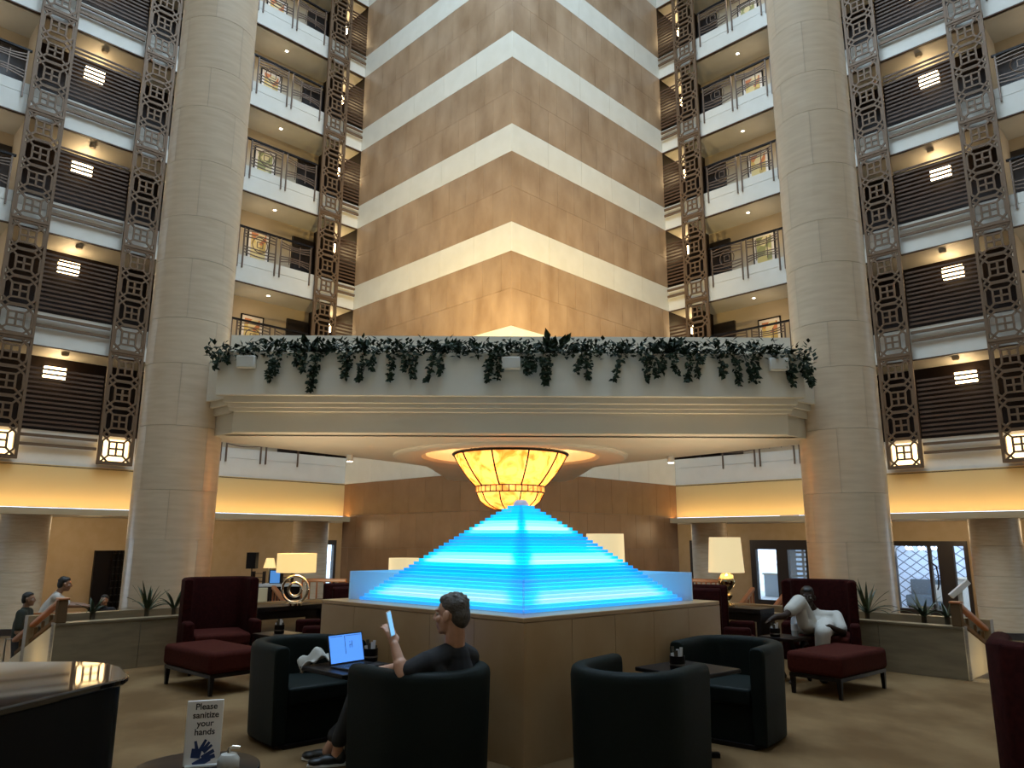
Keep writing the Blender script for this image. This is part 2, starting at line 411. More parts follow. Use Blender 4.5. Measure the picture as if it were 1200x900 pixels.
# ---- gallery wings
BAYS_SLAT = [(0.05, 0.80), (8.08, 9.92)]
BAYS_RAIL = [(1.80, 7.10), (10.9, 13.6)]
LATS = [1.30, 7.60, 10.40]
cellw, cellh = 0.74, 0.76
mo = MB()
hw, hh, cx, cz = 0.37, 0.37, 0.17, 0.17
octa = [(-hw + cx, -hh), (hw - cx, -hh), (hw, -hh + cz), (hw, hh - cz), (hw - cx, hh), (-hw + cx, hh), (-hw, hh - cz), (-hw, -hh + cz)]
for i in range(8):
    a, b = octa[i], octa[(i + 1) % 8]; mo.bar((a[0], 0, a[1]), (b[0], 0, b[1]), 0.052, 0.04, (0, 1, 0))
q = 0.19
for a, b in (((-q, -q), (q, -q)), ((q, -q), (q, q)), ((q, q), (-q, q)), ((-q, q), (-q, -q)), ((0, -q), (0, q)), ((-q, 0), (q, 0))):
    mo.bar((a[0], 0, a[1]), (b[0], 0, b[1]), 0.05, 0.04, (0, 1, 0))
for sx in (-1, 1):
    for sz in (-1, 1):
        mo.bar((sx * q, 0, sz * q), (sx * (hw - cx / 2), 0, sz * (hh - cz / 2)), 0.05, 0.04, (0, 1, 0))
        mo.bar((sx * (hw - cx / 2), 0, sz * (hh - cz / 2)), (sx * 0.4, 0, sz * 0.4), 0.05, 0.04, (0, 1, 0))
motif_me = mo.mesh('octagon_motif', 'bronze')
fr = MB()
for sx in (-1, 1): fr.box(sx * 0.43 - 0.035, sx * 0.43 + 0.035, -0.03, 0.05, 0, PER)
fr.box(-0.43, 0.43, -0.05, 0.06, 0.0, 0.07); fr.box(-0.43, 0.43, -0.03, 0.05, PER - 0.06, PER)
frame_me = fr.mesh('lattice_panel', 'bronze')
LATN = {0: 'beside the stone tower', 1: 'just outside the big column', 2: 'farthest from the tower'}
lan = MB().box(-0.33, 0.33, 0.02, 0.12, 0.1, 0.72)
slat_me = {}
SL_Z0, SL_N, SL_STEP = 1.02, 13, 0.128

def railing_meshes(L, k):
    hr = MB().box(-L / 2, L / 2, -0.035, 0.035, 0.95, 1.01)
    cv = MB()
    n = max(1, round(L / 1.33)); wd = L / n
    for i in range(n):
        x0 = -L / 2 + i * wd + 0.1; x1 = x0 + wd - 0.2; xm = (x0 + x1) / 2
        for z, amp in ((0.86, -0.10), (0.76, -0.06), (0.66, -0.03), (0.32, 0.03), (0.22, 0.06), (0.12, 0.10)):
            pts = []
            for t in range(9):
                x = x0 + (x1 - x0) * t / 8; pts.append((x, 0, z + (amp if i % 2 else -amp * 0.6) * math.sin(PI * t / 8)))
            for a, b in zip(pts, pts[1:]): cv.bar(a, b, 0.028, 0.03)
        if i % 2 == 0:
            ring = [(xm + 0.27 * math.cos(2 * PI * t / 20), 0, 0.49 + 0.27 * math.sin(2 * PI * t / 20)) for t in range(20)]
            cv.tube(ring, 0.017, 4, True)
            for a, b in (((-.1, -.1), (.1, -.1)), ((.1, -.1), (.1, .1)), ((.1, .1), (-.1, .1)), ((-.1, .1), (-.1, -.1))):
                cv.bar((xm + a[0], 0, 0.49 + a[1]), (xm + b[0], 0, 0.49 + b[1]), 0.02, 0.022)
        else:
            for xx in (x0 + wd * 0.25, x0 + wd * 0.55): cv.bar((xx, 0, 0.1), (xx, 0, 0.85), 0.022, 0.022)
    posts = []
    for i in range(n + 1):
        for dx in (-0.09, 0.09):
            x = -L / 2 + i * wd + dx
            if abs(x) < L / 2: posts.append(x)
    return hr.mesh('handrail', 'black_wood'), cv.mesh('scroll_bars', 'rail_metal'), posts
RM = [railing_meshes(b - a, i) for i, (a, b) in enumerate(BAYS_RAIL)]
post_me = MB().box(-0.02, 0.02, -0.022, 0.022, -0.45, 0.96).mesh('post', 'rail_metal')
downl = MB(); downl.lathe([(0.0, -0.012), (0.055, -0.012), (0.055, 0.0)], 12)
downl_me = downl.mesh('diffuser', 'spot_glow'); dring_me = MB().lathe([(0.055, -0.015), (0.085, -0.015), (0.085, 0.0), (0.055, 0.0), (0.055, -0.015)], 14).mesh('trim_ring', 'white_plastic')
det_me = MB().lathe([(0.0, -0.1), (0.07, -0.1), (0.10, -0.05), (0.10, 0.0)], 14).mesh('smoke_detector', 'gallery_wall', 40)
lampb_me = MB().box(-0.31, 0.31, -0.02, 0.06, -0.21, 0.21).mesh('back_plate', 'dark_wood')
lampg_me = MB().box(-0.27, 0.27, -0.16, -0.02, -0.17, 0.17).mesh('glass_shade', 'wall_lamp_glow')
pf = MB(); pw, ph2 = 0.42, 0.62
for x0, x1, z0, z1 in ((-pw, pw, ph2 - 0.04, ph2), (-pw, pw, -ph2, -ph2 + 0.04), (-pw, -pw + 0.04, -ph2, ph2), (pw - 0.04, pw, -ph2, ph2)): pf.box(x0, x1, -0.05, 0.0, z0, z1)
pframe_me = pf.mesh('frame', 'black_wood')
pmount_me = MB().box(-pw + 0.04, pw - 0.04, -0.03, 0.0, -ph2 + 0.04, ph2 - 0.04).mesh('mount', 'sign_white')
pcan_me = {m: MB().box(-pw + 0.14, pw - 0.14, -0.04, -0.03, -ph2 + 0.14, ph2 - 0.14).mesh('canvas', m) for m in ('art_warm', 'art_green')}
door_n = [0]; win_n = [1]
def lit(sg, s, d, z, e, r=0.15, col=WARM, kind='POINT'):
    return lamp('POINT', 'gallery_lamp', WP(sg, s, d, z), e, col, r)

for sg in (1, -1):
    sd = SIDE[sg]; rz = wrz(sg)
    # back wall of the galleries and dark wood recesses behind the slats
    struct('wall_gallery_' + sd, wbox(MB(), sg, -1.2, SEND, 1.5, 1.7, 3.3, 26.6), 'gallery_wall')
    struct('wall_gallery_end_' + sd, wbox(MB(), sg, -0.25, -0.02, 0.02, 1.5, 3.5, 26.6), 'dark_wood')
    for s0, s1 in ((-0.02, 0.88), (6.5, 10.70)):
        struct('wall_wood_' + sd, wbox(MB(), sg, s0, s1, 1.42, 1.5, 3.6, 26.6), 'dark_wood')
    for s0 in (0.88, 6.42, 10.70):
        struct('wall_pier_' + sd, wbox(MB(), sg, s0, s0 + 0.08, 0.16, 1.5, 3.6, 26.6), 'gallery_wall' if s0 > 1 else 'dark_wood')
    for k in range(7):
        b = B0 + PER * k
        pm = MB(); wbox(pm, sg, 0.0, SEND, 0.0, 0.14, b, b + 0.60); wbox(pm, sg, 0.0, SEND, 0.0, 0.14, b + 0.612, b + PH)
        wbox(pm, sg, 0.0, SEND, 0.02, 0.12, b + 0.59, b + 0.62); trim(pm, 'cream')
        pm = MB(); wbox(pm, sg, 0.0, SEND, -0.02, 0.05, b - 0.03, b); trim(pm, 'slat_wood')
        struct('floor_gallery_' + sd, wbox(MB(), sg, 0.0, SEND, 0.05, 1.5, b, b + 0.3), 'cream')
    # lattice strips, ground to roof
    for li, ls in enumerate(LATS):
        t = thing('lattice_pilaster', 'tall bronze lattice strip on the %s gallery wing, %s' % (sd, LATN[li]), 'lattice', WP(sg, ls, -0.2, B0 + 0.1 + (PER if li == 0 else 0)), rz, 'bronze lattice strips on the galleries')
        for k in range(6 if li else 5):
            pnl = link('lattice_panel', frame_me, t, (0, 0, PER * k))
            for j in range(4): link('octagon_motif', motif_me, pnl, (0, 0, 0.07 + cellh / 2 + 0.005 + cellh * 1.015 * j))
        if li == 0: continue
        t = thing('lantern', 'lit lantern box at lattice foot, %s wing, %s' % (sd, LATN[li]), 'lamp', WP(sg, ls, -0.17, B0 + 0.1), rz, 'lanterns at the feet of the lattice strips')
        obj('glow_panel', lan, 'lantern_glow', t)
        obj('tray', MB().box(-0.36, 0.36, -0.02, 0.16, 0.071, 0.1), 'bronze', t)
    for k in range(6):
        b = B0 + PER * k
        # slatted screens
        for bi, (s0, s1) in enumerate(BAYS_SLAT):
            L = s1 - s0
            if bi not in slat_me:
                slat_me[bi] = (MB().box(-L / 2, L / 2, -0.016, 0.016, -0.028, 0.028).mesh('slat', 'slat_wood'), MB().box(-L / 2, L / 2, -0.03, 0.03, -0.04, 0.04).mesh('rail', 'bronze'))
            where = 'wide bay between outer lattices' if bi else 'narrow bay beside the tower'
            if bi == 0 and k == 0: continue
            t = thing('slat_screen', 'dark wooden slatted screen, %s %s gallery, %s' % (ORD[k], sd, where), 'screen', WP(sg, (s0 + s1) / 2, -0.07, b), rz, 'slatted screens on the galleries')
            for j in range(SL_N): link('slat', slat_me[bi][0], t, (0, 0, SL_Z0 + SL_STEP * j))
            for z in (0.52, 0.76): link('rail', slat_me[bi][1], t, (0, -0.03, z))
            ls = 9.0 if bi else 0.42
            t = thing('wall_lamp', 'glowing wall lamp behind slats, %s %s gallery, %s' % (ORD[k], sd, where), 'lamp', WP(sg, ls, 1.40, b + 2.74), rz, 'wall lamps behind the slats')
            link('back_plate', lampb_me, t); link('glass_shade', lampg_me, t)
            lit(sg, ls, 1.0, b + 2.95, 3 if k > 2 else 7, 0.1)
        tag(link('smoke_detector', det_me, None, WP(sg, 9.0, 0.45, b + PER), rz), 'small ceiling smoke detector over the wide slatted bay, %s %s gallery' % (ORD[k], sd), 'detector', 'smoke detectors on gallery ceilings')
        # open balcony bays
        for bi, (s0, s1) in enumerate(BAYS_RAIL):
            where = 'outermost bay' if bi else 'bay between tower and column'
            hr, cv, posts = RM[bi]
            t = thing('balcony_railing', 'wavy iron balcony railing, %s %s gallery, %s' % (ORD[k], sd, where), 'railing', WP(sg, (s0 + s1) / 2, -0.03, b + PH), rz, 'balcony railings')
            link('handrail', hr, t); link('scroll_bars', cv, t)['kind'] = 'stuff'
            for x in posts: link('post', post_me, t, (x, -0.012, 0))
            for ds in ([(1.0, 1.85)] if bi == 0 else [(10.8, 11.5)]):
                door_n[0] += 1
                struct('door_%d' % door_n[0], wbox(MB(), sg, ds[0], ds[1], 1.40, 1.5, b + 0.3, b + 2.78), 'door_dark')
            if bi == 0:
                am = 'art_warm' if (k + (sg > 0)) % 3 else 'art_green'
                t = thing('painting', 'framed abstract painting with white mount behind the railing, %s %s gallery' % (ORD[k], sd), 'painting', WP(sg, 3.15, 1.49, b + 1.98), rz, 'paintings along the galleries')
                link('frame', pframe_me, t); link('mount', pmount_me, t); link('canvas', pcan_me[am], t)
            for ls in ((3.0, 5.4) if bi == 0 else (12.0,)):
                t = thing('downlight', 'round ceiling downlight, %s %s gallery, %s%s' % (ORD[k], sd, where, '' if ls != 5.4 else ', nearer the column'), 'light', WP(sg, ls, 0.7, b + PER), rz, 'gallery ceiling downlights')
                link('diffuser', downl_me, t); link('trim_ring', dring_me, t)
            lit(sg, 3.4 if bi == 0 else 12.0, 0.75, b + PER - 0.9, 9 if k > 2 else 13, 0.12, (1.0, 0.74, 0.44))

    # ---- ground storey under the wings
    pm = MB(); wbox(pm, sg, -0.35, SEND, -0.02, 0.2, 2.32, B0 + 0.02); trim(pm, 'fascia_yellow')
    pm = MB(); wbox(pm, sg, -0.35, SEND, -0.46, 0.2, 2.12, 2.26); wbox(pm, sg, -0.35, SEND, -0.46, -0.43, 2.26, 2.29); trim(pm, 'ledge_beige')
    st = MB(); wbox(st, sg, -0.1, SEND, -0.36, -0.30, 2.262, 2.28)
    tag(obj('cove_light', st, 'led_warm'), 'warm cove light strip along the foot of the yellow band, %s wing' % sd, 'light', 'cove lights')
    struct('ceiling_ground_' + sd, wbox(MB(), sg, -14, SEND, 0.2, 9, 2.2, 2.3), 'cream')
    for j, (s, d) in enumerate(((2.6, 2.2), (4.4, 2.4), (6.1, 2.3), (8.2, 2.0), (8.5, 2.3), (8.8, 2.6), (10.6, 2.4), (-1.2, 2.4))):
        t = thing('downlight', 'round ground floor ceiling downlight, %s side, number %s out from the tower' % (sd, ['two', 'three', 'four', 'five', 'six', 'seven', 'eight', 'one'][j]), 'light', WP(sg, s, d, 2.2), rz, 'ground floor downlights')
        link('diffuser', downl_me, t, scale=(1.3, 1.3, 1)); link('trim_ring', dring_me, t, scale=(1.3, 1.3, 1))
    for s in (-2.0, 3.0, 7.2, 10.5): lit(sg, s, 2.6, 1.9, 48, 0.3, (1.0, 0.72, 0.40))
    ops = [(-2.6, -0.9, 1.55), (0.1, 2.5, 1.57), (5.3, 7.6, 1.55)] if sg > 0 else [(-2.9, -1.5, 1.5)]
    wl = MB(); cur = -13.2
    for s0, s1, zt in ops:
        wbox(wl, sg, cur, s0, 5.0, 5.2, GZ, 2.25); wbox(wl, sg, s0, s1, 5.0, 5.2, zt, 2.25); cur = s1
    wbox(wl, sg, cur, SEND, 5.0, 5.2, GZ, 2.25)
    struct('wall_ground_' + sd, wl, 'beige_wall')
    for s, lab in ((0.80, 'round stone pillar under the %s gallery beside the tower' % sd), (9.35, 'round stone pillar under the outer end of the %s gallery' % sd)):
        t = thing('pillar', lab, 'pillar', WP(sg, s, 0.72, GZ), rz)
        for j in range(4): obj('drum', MB().lathe([(0.595, 0.002), (0.6, 0.006), (0.6, 0.768), (0.595, 0.772)], 32), 'pillar_stone', t, 40, loc=(0, 0, 0.775 * j))
        obj('plinth', MB().lathe([(0.62, 0.0), (0.62, 0.16), (0.602, 0.17)], 32), 'door_dark', t, 40)

# ------------------------------------------------------------------ two giant round columns
JZ = [-0.9, 0.55, 1.5, 2.21, 3.16, 4.11, 4.82, 5.78, 6.49, 7.45, 8.4, 9.11, 10.06, 11.0, 11.72, 12.67, 13.6, 14.3, 15.3, 16.2, 17.2, 18.2, 19.2, 20.2, 21.2, 22.2, 23.2, 24.4, 25.5, 26.6]
CR = 0.60
segm = {}
for sg in (1, -1):
    t = thing('column', 'giant round pale stone column on the %s, rising from the planter to the roof' % SIDE[sg], 'column', (sg * 5.13, 11.5, GZ))
    obj('core', MB().lathe([(CR - 0.03, 0.0), (CR - 0.03, 27.4)], 32), 'column_joint', t, 40)
    for i in range(len(JZ) - 1):
        h = round(JZ[i + 1] - JZ[i], 3)
        if h not in segm:
            g = 0.0025 / CR
            segm[h] = MB().lathe([(CR - 0.05, 0.0025), (CR, 0.0025), (CR, h - 0.0025), (CR - 0.05, h - 0.0025)], 9, a0=g, a1=2 * PI / 4 - g).mesh('stone_segment', 'column_stone', 40)
        for j in range(4): link('stone_segment', segm[h], t, (0, 0, JZ[i] - GZ), j * PI / 2 + (PI / 4 if i % 2 else 0) + 0.3)

# ------------------------------------------------------------------ bridge across the atrium
ZB = 3.06
OC = (0.0, 14.1)
def band(hx, y, z0, z1, d=0.6, m=None):
    m = m or MB(); return m.box(-hx, hx, y, y + d, z0, z1)
br = MB()
band(4.12, 10.92, ZB, 3.36, 0.5, br); band(4.16, 10.84, 3.36, 3.41, 0.6, br); band(4.16, 10.78, 3.41, 3.47, 0.6, br)
band(4.20, 10.70, 3.47, 3.56, 0.7, br); band(4.28, 10.60, 3.56, 4.20, 0.12, br)
# stepped side returns into the columns
for sx in (-1, 1):
    for x1, z0, z1, y in ((4.5, ZB, 3.36, 11.1), (4.5, 3.36, 3.47, 11.02), (4.55, 3.47, 3.56, 10.95), (4.62, 3.56, 4.20, 10.9)):
        br.prism([(sx * 4.1, y - 0.12), (sx * (x1 + 0.15), y + 0.35), (sx * (x1 + 0.15), y + 0.7), (sx * 4.1, y + 0.6)], z0, z1)
trim(br, 'cream_plaster')
pl = MB(); band(4.28, 10.72, 4.0, 4.08, 0.5, pl); band(4.35, 11.2, ZB, 4.62, 0.14, pl); trim(pl, 'cream_plaster')
# soffit with its round oculus
half = [(0.0, 11.3), (4.2, 11.3), (5.0, 11.5), (4.8, 12.05), (3.37, 13.85), (2.26, 15.3), (1.8, 16.1), (1.6, 20.0), (0.0, 20.3)]
poly = half + [(-x, y) for x, y in half[-2:0:-1]]
def raypoly(a):
    dx, dy = math.sin(a), -math.cos(a); best = None
    for i in range(len(poly)):
        (x1, y1), (x2, y2) = poly[i], poly[(i + 1) % len(poly)]
        ex, ey = x2 - x1, y2 - y1; den = dx * ey - dy * ex
        if abs(den) < 1e-9: continue
        t = ((x1 - OC[0]) * ey - (y1 - OC[1]) * ex) / den; u = ((x1 - OC[0]) * dy - (y1 - OC[1]) * dx) / den
        if t > 0 and -1e-6 <= u <= 1 + 1e-6 and (best is None or t < best): best = t
    return (OC[0] + dx * best, OC[1] + dy * best)
NS = 128
sm = MB(); vs_ = []; fs_ = []
for i in range(NS):
    a = 2 * PI * i / NS; o = raypoly(a); r = 2.2
    c, s = math.sin(a), -math.cos(a)
    vs_ += [(o[0], o[1], ZB + 0.5), (o[0], o[1], ZB + 0.004), (OC[0] + c * r, OC[1] + s * r, ZB + 0.004), (OC[0] + c * r, OC[1] + s * r, ZB + 0.5)]
for i in range(NS):
    j = (i + 1) % NS
    for q in range(4): fs_.append((i * 4 + q, i * 4 + (q + 1) % 4, j * 4 + (q + 1) % 4, j * 4 + q))
sm.add(vs_, fs_); struct('ceiling_bridge', sm, 'cream_plaster')
rg = MB().lathe([(1.66, 0.06), (2.2, 0.06), (2.2, -0.03), (2.14, -0.05), (1.68, -0.02), (1.6, 0.02), (1.6, 0.30), (1.66, 0.30), (1.66, 0.06)], 64, (OC[0], OC[1], ZB))
trim(rg, 'cream_plaster')
dm = MB().lathe([(1.66, 0.28), (1.55, 0.36), (1.1, 0.45), (0.0, 0.48)], 64, (OC[0], OC[1], ZB)); d_ = struct('ceiling_oculus', dm, 'cream_plaster', 40)

# bowl chandelier
t = thing('bowl_chandelier', 'large amber alabaster bowl chandelier with dark metal ribs hanging under the bridge', 'chandelier', (OC[0], OC[1], 2.05))
NP = 10
prof = [(0.63, 0.44), (0.72, 0.53), (0.83, 0.66), (0.93, 0.80), (1.01, 0.93), (1.06, 1.03)]
low = [(0.02, 0.0), (0.30, 0.03), (0.46, 0.10), (0.56, 0.19), (0.62, 0.32)]
def shell(pr, a0, a1, n=5, th=0.02):
    m = MB(); m.lathe([(r, z) for r, z in pr] + [(max(r - th, 0.0), z) for r, z in reversed(pr)] + [pr[0]], n, a0=a0, a1=a1); return m
pa = shell(prof, 0.012, 2 * PI / NP - 0.012).mesh('bowl_panel', 'alabaster', 60)
pb = shell(low, 0.012, 2 * PI / NP - 0.012).mesh('cup_panel', 'alabaster', 60)
rib = MB(); rib.tube([(r + 0.006, 0, z) for r, z in prof], 0.016, 6); rib_me = rib.mesh('rib', 'black_wood', 60)
rb2 = MB(); rb2.tube([(r + 0.006, 0, z) for r, z in low], 0.012, 6); rb2_me = rb2.mesh('cup_rib', 'black_wood', 60)
OFFS = -PI / 2 - PI / NP
for i in range(NP):
    a = 2 * PI * i / NP + OFFS
    link('bowl_panel', pa, t, (0, 0, 0), a); link('cup_panel', pb, t, (0, 0, 0), a)
    link('rib', rib_me, t, (0, 0, 0), a); link('cup_rib', rb2_me, t, (0, 0, 0), a)
obj('rim', MB().lathe([(1.04, 1.02), (1.09, 1.02), (1.11, 1.045), (1.09, 1.07), (1.04, 1.07), (1.04, 1.02)], 48), 'black_wood', t, 50)
for z in (0.32, 0.435): obj('collar', MB().lathe([(0.615, z), (0.65, z), (0.65, z + 0.018), (0.615, z + 0.018), (0.615, z)], 40), 'black_wood', t)
fp = MB().box(-0.052, 0.052, -0.012, 0.012, 0, 0.092).mesh('frieze_panel', 'alabaster')
fm = MB().box(-0.008, 0.008, -0.016, 0.016, 0, 0.10).mesh('frieze_bar', 'black_wood')
for i in range(34):
    a = 2 * PI * i / 34 + OFFS
    link('frieze_panel', fp, t, (0.63 * math.cos(a), 0.63 * math.sin(a), 0.34), a + PI / 2)
    a += PI / 34; link('frieze_bar', fm, t, (0.632 * math.cos(a), 0.632 * math.sin(a), 0.336), a + PI / 2)
for i in range(4):
    a = PI / 4 + PI / 2 * i; obj('hanger', MB().tube([(1.0 * math.cos(a), 1.0 * math.sin(a), 1.06), (1.0 * math.cos(a), 1.0 * math.sin(a), 1.44)], 0.012, 6), 'black_wood', t)
for i in range(6):
    a = 2 * PI * i / 6 + 0.35; lamp('POINT', 'bowl_bulb', (OC[0] + 0.60 * math.cos(a), OC[1] + 0.60 * math.sin(a), 2.86), 44, (1.0, 0.70, 0.36), 0.06)
lamp('POINT', 'bowl_bulb', (OC[0], OC[1], 3.10), 40, (1.0, 0.62, 0.24), 0.06)
lamp('POINT', 'bowl_bulb', (OC[0], OC[1], 2.40), 24, (1.0, 0.70, 0.36), 0.06)
# spotlights under the bridge edge
for sx in (-1, 1):
    tt = thing('spotlight', 'small white spotlight under the %s edge of the bridge' % SIDE[sx], 'light', (sx * 3.0, 13.9, ZB - 0.05))
    obj('housing', MB().lathe([(0.05, -0.07), (0.06, -0.07), (0.06, 0.05)], 14), 'white_plastic', tt, 40)
    obj('diffuser', MB().lathe([(0.0, -0.075), (0.05, -0.075), (0.05, -0.06)], 14), 'spot_glow', tt)
for x, lab in ((-3.85, 'white loudspeaker box on the left end of the bridge front'), (0.0, 'white loudspeaker box in the middle of the bridge front'), (3.9, 'white loudspeaker box on the right end of the bridge front')):
    tt = thing('loudspeaker', lab, 'speaker', (x, 10.59, 4.03))
    obj('cabinet', MB().box(-0.135, 0.135, -0.10, 0.0, -0.09, 0.09), 'speaker_white', tt, bevel=0.012)
    obj('grille', MB().box(-0.12, 0.12, -0.106, -0.1, -0.075, 0.075), 'cream', tt)

# hanging greenery on the bridge
def leaf(mb, p, d, n, L, W):
    p = Vector(p); d = Vector(d).normalized(); n = Vector(n); s = d.cross(n)
    if s.length < 1e-3: s = d.cross(Vector((1, 0.3, 0)))
    s.normalize(); n = s.cross(d)
    mb.add([p, p + d * L * 0.45 + s * W / 2 + n * L * 0.08, p + d * L, p + d * L * 0.45 - s * W / 2 + n * L * 0.08, p + d * L * 0.5 - n * L * 0.03],
           [(0, 1, 4), (1, 2, 4), (2, 3, 4), (3, 0, 4)])
def ivy(x, w_, drops, bush=70, name_label='', y0=10.66, z0=4.16):
    t = thing('trailing_ivy', name_label, 'plant', (x, y0 + 0.2, z0), 0, 'ivy along the bridge')
    fo = MB(); stt = MB()
    for _ in range(bush):
        p = (random.uniform(-w_ / 2, w_ / 2), random.uniform(-0.34, 0.05), random.uniform(-0.03, 0.20) * (1 if random.random() < .8 else 1.3))
        leaf(fo, p, (random.uniform(-1, 1), random.uniform(-1.2, 0.3), random.uniform(-0.7, 0.9)), (0, -0.5, 1), random.uniform(0.07, 0.12), random.uniform(0.05, 0.075))
    for dx, ln in drops:
        pts = [(dx, -0.1, 0.05), (dx + 0.02, -0.29, 0.04)]; px = dx
        for i in range(1, 8):
            px += random.uniform(-0.03, 0.03); pts.append((px, -0.31 + random.uniform(-0.02, 0.02), 0.02 - ln * i / 7))
        stt.tube(pts, 0.005, 4)
        for i in range(int(ln * 110) + 12):
            u = random.random() ** 0.8; p = (dx + (px - dx) * u + random.uniform(-0.05, 0.05) * (1.25 - u), -0.32 + random.uniform(-0.05, 0.03), 0.03 - ln * u)
            leaf(fo, p, (random.uniform(-1, 1), random.uniform(-0.8, 0), random.uniform(-1.4, 0.2)), (0, -1, 0.3), random.uniform(0.05, 0.09), random.uniform(0.035, 0.055))
    obj('foliage', fo, 'plant_leaf', t); obj('stem', stt, 'stem', t)
PXM = 81.5   # bridge front: pixels per metre, used only to read the strand spacing off the photograph
drops = [(256, .2), (262, .12), (318, .45), (324, .38), (352, .3), (365, .62), (372, .55), (349, .2), (404, .42), (410, .36), (425, .45), (436, .3), (460, .45), (476, .3), (486, .42), (508, .45), (514, .35),
         (575, .45), (588, .42), (578, .3), (618, .35), (625, .28), (637, .5), (645, .4), (690, .42), (684, .3), (731, .42), (760, .42), (768, .36), (780, .3), (790, .32), (812, .45), (824, .38), (850, .38), (865, .5), (880, .42), (888, .45), (927, .42), (932, .35), (955, .45), (945, .3)]
edges_ = [240 + 720 * i / 16 for i in range(17)]
WORD = ['first', 'second', 'third', 'fourth', 'fifth', 'sixth', 'seventh', 'eighth', 'ninth', 'tenth', 'eleventh', 'twelfth', 'thirteenth', 'fourteenth', 'fifteenth', 'sixteenth']
for i in range(16):
    e0, e1 = edges_[i], edges_[i + 1]; xc = ((e0 + e1) / 2 - 600) / PXM
    out = i in (0, 15)
    ivy(xc, 0.62, [(((p - 600) / PXM) - xc, l * 0.95) for p, l in drops if e0 <= p < e1], 260,
        'dark green trailing ivy clump on the bridge planter, %s of sixteen from the left' % WORD[i], 10.66, 4.16 if not out else 4.10)
for px, h, lab in ((355, 0.42, 'above the left strands'), (525, 0.40, 'left of the bridge centre'), (652, 0.55, 'right of the bridge centre, tallest spike'), (797, 0.45, 'over the right half of the bridge')):
    t = thing('broadleaf_plant', 'upright dark broad-leaved plant in the bridge planter, ' + lab, 'plant', ((px - 600) / PXM, 10.85, 4.10), 0, 'broad-leaved plants in the bridge planter')
    stt = MB()
    for i in range(16):
        a = random.uniform(0, 2 * PI); el = random.uniform(0.2, 1.3); ln = h * random.uniform(0.35, 0.75)
        d = (math.cos(a) * math.cos(el), math.sin(a) * math.cos(el) * 0.5 - 0.1, math.sin(el)); b = Vector(d) * ln
        stt.tube([(0, 0, 0), tuple(b)], 0.007, 4); lm = MB(); leaf(lm, b * 0.85, d, (0, -1, 0.5), 0.22, 0.11); obj('leaf', lm, 'plant_leaf', t)
    obj('stem', stt, 'stem', t)
# ------------------------------------------------------------------ lounge platform, planters, stairs
def at(u, v, Y):
    # point at depth Y seen at pixel (u, v) of the 1200 x 900 photograph: used to take measurements off it
    x = (u - 600) / 872.2; y = (v - 450) / 872.2; c, s = math.cos(0.2078), math.sin(0.2078)
    x, y = x + 0.0042 * y, y - 0.0042 * x
    t = Y / (c + y * s); return Vector((x * t, Y, 1.5 + (s - y * c) * t))
PS = 13.85
struct('floor_lounge', MB().prism([(0, PS), (-9.5, PS - 9.5), (-9.5, -2), (9.5, -2), (9.5, PS - 9.5)], GZ + 0.001, 0.0), 'carpet')
def PP(sg, s, d, z): return (sg * (1.2 + R2 * (s + d)), 12.65 + R2 * (d - s), z)
def pbox(mb, sg, s0, s1, d0, d1, z0, z1):
    return mb.hexa([PP(sg, s0, d0, z0), PP(sg, s1, d0, z0), PP(sg, s1, d1, z0), PP(sg, s0, d1, z0), PP(sg, s0, d0, z1), PP(sg, s1, d0, z1), PP(sg, s1, d1, z1), PP(sg, s0, d1, z1)])
SE = 5.52
PH_ = 0.57
